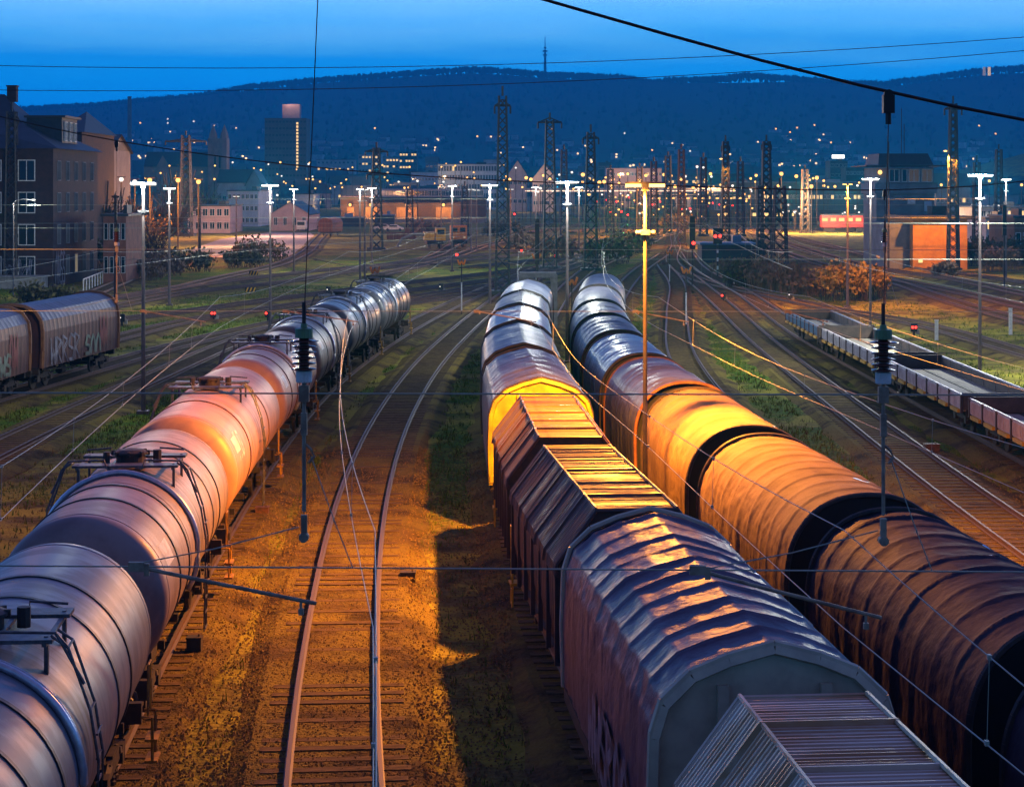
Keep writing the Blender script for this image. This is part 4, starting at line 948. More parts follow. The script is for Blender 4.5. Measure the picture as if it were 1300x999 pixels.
for px, py, cl, pw, Y in ((840, 262, SOD, 24000, 450), (1000, 262, (1, .5, .2), 40000, 430), (1080, 262, (1, .6, .3), 30000, 420), (1060, 258, WHITE, 9000, 430), (930, 258, SOD, 26000, 450), (780, 268, SOD, 8000, 400), (230, 240, SOD, 14000, 380), (335, 245, (1, .55, .42), 36000, 400), (300, 262, (1, .5, .2), 20000, 330), (222, 268, SOD, 9000, 258), (258, 268, SOD, 7000, 285), (480, 225, (1, .55, .25), 60000, 950), (560, 230, (1, .6, .3), 10000, 860), (680, 228, (1, .5, .25), 14000, 780), (800, 226, (1, .55, .3), 60000, 960), (900, 236, (1, .5, .2), 50000, 640), (1020, 240, (1, .5, .2), 50000, 640), (1200, 240, (1, .5, .25), 30000, 560), (880, 285, SOD, 6000, 330), (700, 262, SOD, 6000, 330), (1260, 250, (1, .85, .7), 9000, 400)):
    plight('lamp_light', (xa(px, Y), Y-1, za(py, Y)+2.0), pw, cl, .3)  # point lights without fixtures, most added to warm the far yard and town
# ================================================================== lattice masts
def lattice(px, yb, yt, wb, wt, lab, m='green_steel', arms=(), Y=None, detail=True):
    Y = Y or 24990/(yb-YH); X = xa(px, Y); zt = za(yt, Y); s = Y/F; wb *= s; wt *= s
    t = thing('lattice_mast', lab, 'lattice mast', (X, Y, 0), 0, 'lattice masts of the overhead line')
    b = MB(); P = lambda z, i: ((1 if i in (1, 2) else -1)*(wb+(wt-wb)*z/zt)/2, (1 if i > 1 else -1)*(wb+(wt-wb)*z/zt)/2, z)
    leg = .03+.00042*Y
    for i in range(4): b.bar(P(0, i), P(zt, i), leg, 4)
    z = 0
    while z < zt-.3:
        w = wb+(wt-wb)*z/zt; z2 = min(z+max(w*.95, .8), zt)
        for i in range(4):
            j = (i+1) % 4; b.bar(P(z, i), P(z2, j), leg*.5, 4); 
            if detail: b.bar(P(z, j), P(z2, i), leg*.5, 4)
        z = z2
    b.box((0, 0, .2), (wb*1.5, wb*1.5, .5)); b.build('lattice_frame', M[m], t)
    a = MB()
    for ya, hw in arms:
        zz = za(ya, Y); hw *= s; a.bar((-hw, 0, zz+.05), (hw, 0, zz+.05), leg, 4); a.bar((-hw, 0, zz), (0, 0, zz+.6), leg*.6, 4); a.bar((hw, 0, zz), (0, 0, zz+.6), leg*.6, 4)
        for e in (-1, 1): a.bar((e*hw, 0, zz), (e*hw, 0, zz-.7), leg*.8, 4)
    a.bar((0, 0, zt), (0, 0, zt+.9), leg, 4)
    a.build('cross_arm', M[m], t); return t
lattice(638, 375, 122, 18, 9, 'tallest lattice mast, left of the middle train, with a small fork on top', arms=((135, 10),))
lattice(698, 343, 153, 17, 9, 'lattice mast with a wide flat cross arm on top, behind the middle train', arms=((156, 15),))
lattice(750, 345, 168, 17, 8, 'lattice mast with short spikes, right of the flat topped one', arms=((176, 10),))
lattice(478, 318, 188, 15, 7, 'pale green lattice mast lit from the side, in front of the warehouse', arms=((193, 14), (222, 12)))
lattice(236, 300, 172, 15, 9, 'dark lattice mast with long arm, right of the brick building', 'dark_steel', arms=((180, 26),))
hutm = lattice(1210, 345, 132, 13, 7, 'lattice mast beside the relay hut carrying an orange lamp', arms=((139, 11),))
lattice(921, 325, 180, 10, 6, 'slim lattice mast with curved orange lamp, right of the red signal', arms=((186, 5),))
lattice(973, 333, 180, 14, 8, 'lattice mast behind the brown bushes', arms=((184, 6),))
lattice(990, 338, 236, 18, 12, 'short dark lattice mast behind the brown bushes', 'dark_steel')
lattice(965, 335, 236, 8, 6, 'short pale lattice mast behind the brown bushes')
lattice(15, 365, 142, 16, 10, 'dark lattice mast in front of the brick building', 'dark_steel', arms=((150, 8),))
for px, yb, yt in ((865, 312, 190), (830, 300, 205), (848, 296, 198), (893, 300, 200), (590, 300, 236), (1240, 330, 206), (775, 296, 215), (812, 292, 212), (940, 300, 205), (1268, 310, 190), (716, 305, 190), (520, 300, 240), (1022, 296, 215)):
    lattice(px, yb, yt, 9, 6, {865: 'thin far lattice mast left of the slim one with curved lamp', 830: 'thin far lattice mast just right of the tall sodium lamp', 848: 'thin far lattice mast over the station platforms', 893: 'thin far lattice mast over the red signal lights', 590: 'thin lattice mast at the right end of the warehouse', 1240: 'thin far lattice mast behind the tall white lamp at the right', 775: 'thin far lattice mast left of the tall sodium lamp', 812: 'thin far lattice mast hidden partly by the tall sodium lamp', 940: 'thin far lattice mast in front of the long blue roof', 1268: 'thin far lattice mast before the brown hillside at the right', 716: 'thin far lattice mast between the two flat topped ones', 520: 'thin lattice mast in front of the lit warehouse bays', 1022: 'thin far lattice mast over the white lights'}[px], 'dark_steel', detail=False)
def arm_lamp(px, Y, py, pole_h, c, lab, reach, power):
    t = thing('arm_lamp', lab, 'street lamp', (xa(px, Y), Y, 0)); z = za(py, Y)
    b = MB(); b.bar((0, 0, pole_h), (0, 0, z-.3), .07, 8); b.tube([(0, 0, z-.3), (reach*.15, 0, z-.02), (reach*.5, 0, z+.05), (reach, 0, z)], .045, 6); b.build('pole', M['steel'], t)
    b = MB(); b.lathe([(.05, -.06), (.22, 0), (.2, .05), (.05, .1)], 12, (reach, 0, z-.02)); b.build('lamp_bowl', M['lamp_white'] if c == 'w' else M['lamp_orange'], t)
    if power and c == 'w': plight('lamp_light', (reach, -.3, z-.35), power, WHITE, .2, t)
    elif power: slight((reach, -.3, z-.35), power, SOD, .2, t, 124, .4)
arm_lamp(17, 182, 254, 0, 'w', 'white street lamp on a bent arm in front of the brick building', 1.8, 900)
arm_lamp(1210, 234, 192, 10, 'o', 'orange lamp fixed high on the lattice mast by the relay hut', -.9, 22000)
arm_lamp(926, 286, 202, 8, 'o', 'orange lamp on a curved arm on the slim lattice mast', -1.2, 3000)

# ================================================================== signals and boards
def w_shape(b, x, z, w, h, th, y0, dy):
    p = [(-.5, .5), (-.26, -.5), (0, .2), (.26, -.5), (.5, .5)]
    for (u0, v0), (u1, v1) in zip(p[:-1], p[1:]):
        q0 = (x+u0*w, z+v0*h); q1 = (x+u1*w, z+v1*h); d = math.hypot(q1[0]-q0[0], q1[1]-q0[1]); nx_, nz_ = -(q1[1]-q0[1])/d*th/2, (q1[0]-q0[0])/d*th/2
        f = [(q0[0]+nx_, y0, q0[1]+nz_), (q0[0]-nx_, y0, q0[1]-nz_), (q1[0]-nx_, y0, q1[1]-nz_), (q1[0]+nx_, y0, q1[1]+nz_)]; k = [(a, y0+dy, c) for a, _, c in f]
        b.poly(f); b.poly(k[::-1])
        for i in range(4): j = (i+1) % 4; b.poly([f[j], f[i], k[i], k[j]])
def w_board(px, yb, ys, size, lab, red=False, low='white'):
    Y = 24990/(yb-YH); X = xa(px, Y); z = za(ys, Y); s = size*Y/F
    t = thing('whistle_board', lab, 'track sign', (X, Y, 0), 0, 'orange letter W boards')
    b = MB(); b.bar((0, 0, 0), (0, 0, max(z+s*.3, .4)), .045, 8); b.build('post', M['dark_steel'], t)
    b = MB(); b.bar((0, 0, .35), (0, 0, max(z*.62, .42)), .055, 8); b.build('post_sleeve', M[low], t)
    b = MB(); w_shape(b, 0, z, s, s*.72, s*.20, -.09, .03); b.build('letter_board', M['orange'], t)
    if red:
        b = MB(); b.ball((-s*.6, -.05, z+s*.95), .10); b.build('red_lamp', M['red'], t)
w_board(586, 400, 333, 10, 'orange W board on a white sleeved post between the tank and middle trains', True)
w_board(871, 418, 343, 12, 'orange W board above the far end of the right train')
w_board(726, 420, 357, 14, 'orange W board between the far ends of the two tarpaulin trains', low='dark_steel')
w_board(681, 395, 326, 10, 'orange W board beside the dark signal near the middle train')
w_board(476, 350, 343, 12, 'low orange W board at the tail of the tank train')
w_board(850, 362, 320, 9, 'small orange W board by the throat points')
def signal(px, yb, yt, lab, lamps=((-.25, 0), (.25, 0)), hw=.95, hh=1.7, banded=True):
    Y = 24990/(yb-YH); X = xa(px, Y); z = za(yt, Y)
    t = thing('signal', lab, 'railway signal', (X, Y, 0)); b = MB(); b.bar((0, 0, 0), (0, 0, z), .09, 8); b.build('post', M['dark_steel'], t)
    if banded:
        for k in range(4): q = MB(); q.bar((0, 0, .9+k*.9), (0, 0, 1.3+k*.9), .10, 8); q.build('white_band', M['white'], t)
    b = MB(); b.box((0, 0, z-hh/2), (hw, .22, hh)); b.box((0, -.1, z-hh*.1), (hw*.9, .3, .05)); b.build('signal_head', M['black'], t)
    for u, v in lamps: q = MB(); q.ball((u, -.14, z-hh/2+v), .17, 10, 6); q.build('signal_lamp', M['red'], t)
signal(911, 353, 290, 'main signal showing two red lamps side by side')
signal(879, 365, 275, 'dark tall signal left of the one showing two reds', ((.1, -1.0),), .55, 3.2, False)
signal(682, 395, 278, 'dark signal mast behind the middle train with a drooping arm', (), .35, 3.6, False)
signal(1275, 365, 260, 'dark signal post right of the tall white lamp', (), .4, 3.0, False)
def dwarf(px, yb, lab, red=True, n=1):
    X, Y = at(px, yb); t = thing('dwarf_signal', lab, 'shunting signal', (X, Y, 0), 0, 'low shunting signals')
    bx('signal_box', M['black'], t, ((0, 0, .55), (.42, .26, .5)), ((0, 0, .2), (.12, .12, .4)), ((0, -.1, .83), (.46, .2, .05)))
    b = MB(); b.box((.25, .02, .3), (.22, .2, .3)); b.build('cable_box', M['concrete'], t)
    for k in range(n):
        b = MB(); b.ball((-.1+.2*k, -.15, .6), .085 if red else .05); b.build('signal_lamp', M['red'] if red else M['far_white'], t)
dwarf(271, 408, 'low red shunting signal, left one of two behind the tank train', n=2); dwarf(340, 408, 'low red shunting signal beside the white lamp mast behind the tank train')
dwarf(918, 384, 'glaring red low signal between the right hand tracks', n=1); dwarf(1124, 366, 'low red signal in the scrub behind the flat wagons'); dwarf(1160, 427, 'low signal with red and white lamps right of the flat wagons', n=2)
dwarf(560, 372, 'dark low signal beyond the tank train tail', False); dwarf(1003, 383, 'low signal with white lamp by the bush and flat wagons', False); dwarf(155, 414, 'pale low signal box at the end of the covered wagons', False); dwarf(417, 376, 'dark low signal box above the tank train', False)
for i, (px, py) in enumerate(((770, 254), (778, 254), (783, 256), (798, 251), (806, 257), (775, 269), (789, 269), (797, 273), (828, 260), (833, 259), (838, 256), (876, 265), (898, 262), (930, 261), (944, 268), (905, 258), (757, 256), (662, 305), (662, 318), (705, 325), (645, 271), (653, 272), (668, 222), (580, 289), (866, 266), (913, 260))):
    Y = 24990/(py+rnd.uniform(9, 16)-YH) if py < 290 else 24990/(py+4-YH); Y = min(Y, 900); t = thing('far_signal', 'distant signal lamp glowing red over the tracks of the yard throat', 'railway signal', (xa(px, Y), Y, 0), 0, 'far red signals')
    b = MB(); b.bar((0, 0, 0), (0, 0, za(py, Y)+.3), .08, 5); b.box((0, .1, za(py, Y)), (.5, .2, 1.0)); b.build('post', M['black'], t); b = MB(); b.ball((0, -.1, za(py, Y)), .0007*Y/1.7+.04); b.build('signal_lamp', M['red'], t)
def box_thing(px, yb, d, m, name, lab, cat):
    X, Y = at(px, yb); b = MB(); b.box((0, 0, d[2]/2), d); b.box((0, 0, d[2]+.015), (d[0]*1.08, d[1]*1.08, .03)); b.bar((d[0]*.3, 0, d[2]), (d[0]*.3, 0, d[2]+.08), .02, 5); o = b.build(name, m); o.location = (X, Y, 0); tag(o, lab, cat)
box_thing(333, 657, (.38, .32, .30), M['rust'], 'track_box', 'small rusty box on the gravel beside the tank wagons', 'track box')
box_thing(247, 835, (.30, .26, .42), M['under'], 'track_box', 'small dark box on the gravel near the second tank wagon', 'track box')
box_thing(518, 738, (.36, .3, .22), M['under'], 'track_box', 'low dark box right of the empty curving track', 'track box')
box_thing(1183, 578, (.5, .4, .40), M['rust'], 'track_box', 'rusty box on the grass beside the flat wagons', 'track box')
box_thing(845, 338, (.9, .5, .5), M['rust'], 'track_box', 'red brown box beside the throat points', 'track box')
for px, yb, yt, lab in ((1189, 432, 407, 'white marker post right of the flat wagons'), (1283, 425, 392, 'white marker post below the dark signal at the right')):
    X, Y = at(px, yb); b = MB(); h = (yb-yt)*Y/F; b.box((0, 0, h/2), (.22, .1, h)); b.box((0, 0, h+.02), (.26, .14, .05)); o = b.build('marker_post', M['white']); o.location = (X, Y, 0); tag(o, lab, 'post', 'white marker posts')
for px, yb, lab in ((322, 352, 'upper yellow and black striped marker board in the left fan of tracks'), (318, 374, 'lower yellow and black striped marker board in the left fan of tracks')):
    X, Y = at(px, yb); t = thing('marker_board', lab, 'track sign', (X, Y, 0)); bx('board', M['black'], t, ((0, 0, .45), (1.0, .05, .42))); bx('post', M['dark_steel'], t, ((0, .04, .2), (.06, .05, .4)))
    b = MB()
    for k in range(3): b.poly([(-.45+k*.33, -.03, .25), (-.32+k*.33, -.03, .25), (-.15+k*.33, -.03, .65), (-.28+k*.33, -.03, .65)])
    b.build('yellow_stripe', M['yellow'], t)
# ================================================================== buildings
M['brick'] = mat('dark red brick', (.055, .024, .022), (.032, .017, .018), 1.5, .85, bump=.2, bscale=9)
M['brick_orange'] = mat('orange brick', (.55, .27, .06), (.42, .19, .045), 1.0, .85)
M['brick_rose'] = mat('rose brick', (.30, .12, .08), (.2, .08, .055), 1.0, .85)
M['slate'] = mat('slate roof', (.032, .036, .046), (.02, .024, .03), 1.2, .6)
M['pink'] = mat('pink render', (.50, .36, .34), (.40, .29, .28), .5, .85)
M['cream'] = mat('pale render', (.52, .50, .48), (.40, .38, .37), .4, .85)
M['grey_wall'] = mat('grey render', (.20, .215, .25), (.14, .15, .18), .5, .85)
M['blue_clad'] = mat('pale blue cladding', (.42, .52, .64), (.30, .40, .52), .3, .7)
M['dark_wall'] = mat('dark wall', (.06, .06, .075), (.04, .04, .05), .3, .8)
M['sandstone'] = mat('church sandstone', (.38, .26, .20), (.24, .17, .14), .2, .9)
M['red_coach'] = mat('red coach paint', (.42, .04, .03), (.30, .03, .025), .6, .4)
M['blue_roof'] = mat('blue roof sheet', (.10, .20, .36), (.07, .14, .26), .5, .5)
M['wood'] = mat('brown timber', (.20, .10, .055), (.12, .06, .035), 1.2, .8, stretch=(3, 3, .4))
def win(parent, src, x, y, z, w, h, m, depth=.12, frame='white', rz=0):
    """a window: frame (part) with its pane (sub-part)"""
    key = (round(w, 2), round(h, 2), frame)
    if key not in src:
        b = MB(); f = min(.09, w*.12); b.box((-w/2+f/2, 0, 0), (f, depth, h)); b.box((w/2-f/2, 0, 0), (f, depth, h)); b.box((0, 0, h/2-f/2), (w-2*f, depth, f)); b.box((0, 0, -h/2+f/2), (w-2*f, depth, f))
        if w > .8: b.box((0, 0, 0), (f*.7, depth*.8, h-2*f))
        p = MB(); p.box((0, .02, 0), (w*.98, .02, h*.98))
        src[key] = (b, p, {})
    b, p, c = src[key]
    if 'f' not in c:
        o = b.build('window', M[frame]); c['f'] = o.data; bpy.data.objects.remove(o)
    if m not in c:
        o = p.build('pane', M[m]); c[m] = o.data; bpy.data.objects.remove(o)
    o = bpy.data.objects.new('window', c['f']); col.objects.link(o); o.parent = parent; o.location = (x, y, z); o.rotation_euler = (0, 0, rz)
    q = bpy.data.objects.new('pane', c[m]); col.objects.link(q); q.parent = o
    return o
SRC = {}
rb = random.Random(3)
def building(name, lab, px0, px1, Y, ytop, depth, wall, roof='slate', kind='flat', rh=2.0, rows=0, cols=0, lit=.2, cat='building', ww=1.1, wh=1.4, zb=None, group=None, litm='lit_window', side=0, frame='white', base=None):
    X0, X1 = xa(px0, Y), xa(px1, Y); w = X1-X0; z0 = float(terrain((X0+X1)/2, Y)) if zb is None else zb; zt = za(ytop, Y); h = zt-z0
    t = thing(name, lab, cat, ((X0+X1)/2, Y, z0), 0, group)
    bx('wall', M[wall], t, ((0, depth/2, h/2), (w, depth, h)))
    b = MB(); o = .35
    if kind == 'flat': b.box((0, depth/2, h+.14), (w+.5, depth+.5, .26)); b.box((w*.2, depth*.5, h+.7), (w*.16, depth*.3, .9))
    elif kind == 'gx':   # ridge along x
        for y0, y1, z0_, z1_ in ((-o, depth/2, h-.2, h+rh), (depth/2, depth+o, h+rh, h-.2)):
            b.quadgrid([[(-w/2-o, y0, z0_), (w/2+o, y0, z0_)], [(-w/2-o, y1, z1_), (w/2+o, y1, z1_)]]); b.quadgrid([[(-w/2-o, y0, z0_-.15), (w/2+o, y0, z0_-.15)], [(-w/2-o, y1, z1_-.15), (w/2+o, y1, z1_-.15)]])
        for s in (-1, 1): b.poly([(s*w/2, 0, h), (s*w/2, depth, h), (s*w/2, depth/2, h+rh-.1)])
    elif kind == 'gy':   # gable towards the viewer
        for s in (-1, 1): b.quadgrid([[(s*(w/2+o), -o, h-.2), (s*(w/2+o), depth+o, h-.2)], [(0, -o, h+rh), (0, depth+o, h+rh)]]); b.quadgrid([[(s*(w/2+o), -o, h-.38), (s*(w/2+o), depth+o, h-.38)], [(0, -o, h+rh-.18), (0, depth+o, h+rh-.18)]])
        g_ = MB(); g_.poly([(-w/2, .0, h), (w/2, .0, h), (0, .0, h+rh-.1)]); g_.build('gable', M[wall], t)
    elif kind == 'hip':
        r0 = min(depth, w)/2; x_ = max(w/2-r0, .01); c = [(-w/2-o, -o, h), (w/2+o, -o, h), (w/2+o, depth+o, h), (-w/2-o, depth+o, h)]; p, q = (-x_, depth/2, h+rh), (x_, depth/2, h+rh)
        b.poly([c[0], c[1], q, p]); b.poly([c[1], c[2], q]); b.poly([c[2], c[3], p, q]); b.poly([c[3], c[0], p]); b.poly(c[::-1])
    b.build('roof', M[roof], t)
    if rows:
        for r in range(rows):
            for k in range(cols):
                m = litm if rb.random() < lit else 'glass'
                win(t, SRC, -w/2+w*(k+.5)/cols, -.03, h*(r+.55)/rows, min(ww, w/cols*.75), min(wh, h/rows*.7), m, frame=frame)
    return t
# big brick building on the left, with hipped roof and dormer
Yb = 197.0; X1b, X0b, dep, he = -45.0, -76.0, 21.0, 13.6
bb = thing('brick_building', 'large dark red brick building with hipped slate roof, dormer and graffiti at its foot', 'building', (X1b, Yb, 0))
wl = bx('wall', M['brick'], bb, ((-15.5, dep/2, he/2), (31, dep, he)))
b = MB(); o = .6; c = [(-31-o, -o, he), (o, -o, he), (o, dep+o, he), (-31-o, dep+o, he)]; p, q = (-25, dep/2, 19.4), (-7.4, dep/2, 19.4); md = [(-4.6, 6.2, 16.3), (-4.6, dep-6.2, 16.3)]
b.poly([c[0], c[1], md[0], q, p]); b.poly([c[1], c[2], md[1], md[0]]); b.poly([md[0], md[1], q]); b.poly([c[2], c[3], p, q, md[1]]); b.poly([c[3], c[0], p]); b.poly(c[::-1]); rf = b.build('roof', M['slate'], bb)
bx('chimney', M['brick'], rf, ((-6.6, dep/2, 19.4), (.95, .9, 1.6)), ((-6.6, dep/2, 20.25), (1.1, 1.05, .14)))
dm = bx('dormer', M['slate'], rf, ((-2.6, dep*.52, 15.6), (3.6, 7.0, 2.6)), ((-2.5, dep*.52, 17.0), (4.2, 7.6, .22)))
for k in range(3): 
    w_ = win(bb, SRC, -.72, dep*.52-2.2+2.2*k, 15.5, 1.0, 2.0, 'glass', rz=R(90), depth=.22)
b = MB(); b.bar((-8.2, dep/2, 19), (-8.2, dep/2, 26), .06, 5); b.build('antenna', M['dark_steel'], bb)
for r in range(4):
    for k in range(9): win(bb, SRC, -2.6-3.3*k, -.03, 2.0+3.15*r, 1.7, 2.1, 'glass', depth=.14)
    for k in range(5): win(bb, SRC, .03, 2.4+3.9*k, 2.0+3.15*r, 1.3, 2.0, 'glass' if (r, k) != (0, 2) else 'dim_window', rz=R(90), depth=.14, frame='grey_wall')
bx('plinth', M['concrete'], bb, ((-15.5, -1.6, .55), (30, 3.0, 1.1)), ((-15.5, -1.6, 1.16), (30.4, 3.3, .12)))
b = MB(); pl = lambda u, v: (u, -.012, v)
scrawl(bb, M['graffiti'], lambda u, v: (u, -.16, v), -9.5, 1.3, 7.5, 1.5, 8, 5, .16); scrawl(bb, M['graffiti'], lambda u, v: (.16, u, v), .4, .3, 4.2, 3.2, 14, 4, .22)
building('terrace_house', 'darker brick house with dormers just behind the large brick building', 72, 104, 222, 168, 18, 'brick', kind='hip', rh=2.6, rows=4, cols=4, lit=0)
th = building('balcony_house', 'tall pale house with a lit balcony window behind the bare trees', 103, 136, 262, 190, 16, 'grey_wall', kind='gx', rh=2.2, rows=4, cols=4, lit=.18)
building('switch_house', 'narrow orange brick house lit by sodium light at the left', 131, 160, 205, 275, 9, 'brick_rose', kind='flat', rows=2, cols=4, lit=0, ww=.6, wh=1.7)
building('yard_building', 'pale pink flat building left of the pale blue hall', 238, 292, 430, 262, 20, 'pink', kind='flat', rows=2, cols=6, lit=.3, ww=1.4, wh=1.6)
building('blue_hall', 'pale blue hall with rows of windows beside the sandy yard', 289, 328, 500, 243, 30, 'blue_clad', kind='flat', rows=3, cols=7, lit=.0, ww=1.2, wh=1.2)
building('long_house', 'long pale house with dark roof behind the pale blue hall', 276, 318, 640, 231, 14, 'cream', kind='gx', rh=4, rows=1, cols=7, lit=.25)
building('town_house', 'grey gabled house right behind the pale blue hall', 312, 333, 600, 235, 14, 'grey_wall', kind='gy', rh=4.5, rows=1, cols=3, lit=.0)
building('pink_house', 'pink gabled goods house with one lit window and a van beside it', 344, 392, 452, 271, 26, 'pink', kind='gy', rh=2.6, rows=1, cols=4, lit=.0, ww=.9, wh=1.9)
building('low_hall', 'low pale hall just behind the pink gabled house', 372, 398, 560, 247, 18, 'blue_clad', kind='flat', rows=1, cols=4, lit=.2)
# warehouse with lit bays
Yw = 560.; wx0, wx1 = xa(432, Yw), xa(617, Yw); W = wx1-wx0; zt = za(252, Yw)
wh = thing('warehouse', 'long brick warehouse with glowing loading bays and glazed clerestory', 'building', ((wx0+wx1)/2, Yw, 0))
bx('wall', M['brick'], wh, ((0, 12, zt/2), (W, 20, zt)))
bx('roof', M['slate'], wh, ((0, 12, zt+.15), (W+1, 21, .3)), ((0, -1.2, zt-1.1), (W*.62, 4.6, .25)))
b = MB(); zc = za(241, Yw); b.box((W*.12, 10, (zt+zc)/2+.2), (W*.72, 8, zc-zt)); cl = b.build('clerestory', M['cream'], wh)
for k in range(30): win(wh, SRC, W*.12-W*.36+W*.72*(k+.5)/30, 5.95, (zt+zc)/2+.2, 1.0, 1.6, 'glass')
bx('loading_ramp', M['concrete'], wh, ((0, -2.0, .55), (W, 6, 1.1)))
for k, (u0, u1) in enumerate(((440, 449), (463, 478), (503, 530), (553, 573))):
    x0, x1 = xa(u0, Yw)-(wx0+wx1)/2, xa(u1, Yw)-(wx0+wx1)/2
    dr = bx('bay_door', M['wood'], wh, (((x0+x1)/2, 1.9, 2.6), (x1-x0, .3, 3.2)))
    b = MB(); b.ball(((x0+x1)/2, -.2, 4.9), .42); b.build('bay_lamp', M['far_orange'], wh)
    plight('lamp_light', ((x0+x1)/2, -2.3, 4.6), 4200, (1, .48, .12), .3, wh)
building('dark_shed', 'long dark green shed wall in front of the warehouse ramp', 396, 462, 500, 277, 4, 'dark_wall', 'blue_roof', zb=0)
building('dark_shed', 'second dark shed in front of the warehouse, next to the white cars', 476, 500, 505, 274, 4, 'dark_wall', 'blue_roof', zb=0)
building('timber_fence', 'orange brown timber screen beside the green lattice mast', 491, 528, 380, 297, 1.2, 'wood', 'wood', zb=0, cat='fence')
# the town
building('office_block', 'grey office block with many narrow window columns, right of the warehouse', 556, 634, 880, 209, 22, 'blue_clad', kind='flat', rows=5, cols=22, lit=.02, ww=1.1, wh=2.2, frame='grey_wall')
tb = building('tower_block', 'dark high rise block with a vertical row of lit windows', 336, 389, 1050, 151, 20, 'dark_wall', kind='flat', rows=13, cols=12, lit=0, ww=1.3, wh=1.2, frame='dark_wall')
bx('roof_house', M['pink'], tb, ((2.2, 10, za(151, 1050)+4), (9, 8, 7.6)))
Xo = (xa(336, 1050)+xa(389, 1050))/2
for k in range(14): b = MB(); b.box((xa(377.5, 1050)-Xo, -.3, za(157+4.2*k, 1050)-float(terrain(Xo, 1050))), (1.0, .2, 1.1)); b.build('lit_pane', M['lit_window'], tb)
plight('lamp_light', (2.2, 4, za(140, 1050)+8), 6000, (1, .6, .5), .5, tb)
# church
Yc = 860.
ch = thing('church', 'sandstone church with a twin spired tower and long dark nave', 'church', (xa(276, Yc), Yc, 0)); tw = xa(288, Yc)-xa(264, Yc); ht = za(176, Yc)
b = MB(); b.box((0, 4, ht/2), (tw, 8, ht))
for x in (-tw*.36, tw*.36): b.box((x, .0, ht/2), (tw*.26, 2, ht)); 
b.build('tower', M['sandstone'], ch)
for x in (-tw*.30, tw*.30): b = MB(); b.lathe([(tw*.24, 0), (tw*.20, 2), (.05, za(158, Yc)-ht)], 6, (x, 4, ht)); b.build('spire', M['sandstone'], ch)
for x in (-tw*.12, tw*.12): b = MB(); b.box((x, -.12, ht*.66), (.8, .2, 4.5)); b.lathe([(.4, 0), (.01, .9)], 4, (x, -.12, ht*.66+2.2)); b.build('lancet', M['black'], ch)
nw = xa(264, Yc)-xa(182, Yc); hn = za(212, Yc); b = MB(); b.box((-tw/2-nw/2, 8, hn/2), (nw, 14, hn)); b.build('nave', M['sandstone'], ch)
b = MB(); b.quadgrid([[(-tw/2-nw, .5, hn), (-tw/2, .5, hn)], [(-tw/2-nw, 8, hn+6.5), (-tw/2, 8, hn+6.5)], [(-tw/2-nw, 15.5, hn), (-tw/2, 15.5, hn)]]); b.poly([(-tw/2-nw, .6, hn), (-tw/2-nw, 8, hn+6.4), (-tw/2-nw, 15.4, hn)]); b.build('nave_roof', M['slate'], ch)
b = MB(); b.poly([(-tw/2-nw*.8, .2, hn), (-tw/2-nw*.6, .2, hn), (-tw/2-nw*.7, .2, hn+5)]); b.box((-tw/2-nw*.7, .6, hn/2), (nw*.2, .8, hn)); b.build('transept', M['sandstone'], ch)
# chimney, telecom tower, smoke
Yk = 1350.; ck = thing('chimney', 'tall slim factory chimney against the hillside', 'chimney', (xa(164.5, Yk), Yk, float(terrain(xa(164, Yk), Yk))-1)); hk = za(125, Yk)-ck.location.z
b = MB(); b.lathe([(1.9, 0), (1.3, hk), (1.45, hk+.1), (1.45, hk+1.2)], 14, (0, 0, 0)); b.build('shaft', M['grey_wall'], ck)
Yt = 4300.; ct = thing('telecom_tower', 'thin telecommunication tower on the wooded ridge', 'tower', (xa(692, Yt), Yt, za(95, Yt))); s = Yt/F
b = MB(); b.lathe([(3.4, 0), (2.4, 22*s), (2.0, 30*s)], 10, (0, 0, 0)); b.lathe([(1.2, 0), (.5, 18*s)], 8, (0, 0, 30*s)); b.build('shaft', M['dark_wall'], ct)
for z_, r_ in ((24, 4.6), (29, 5.4), (33, 3.2)): b = MB(); b.lathe([(r_, 0), (r_, 1.6*s)], 12, (0, 0, z_*s)); b.build('antenna_deck', M['dark_wall'], ct)
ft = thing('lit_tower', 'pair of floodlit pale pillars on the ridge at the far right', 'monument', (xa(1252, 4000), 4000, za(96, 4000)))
for x in (-4, 6): bx('pillar', M['lit_window'] if x > 0 else M['dim_window'], ft, ((x, 0, 8), (5, 4, 17)))  # pillars emit light themselves, standing in for floodlighting
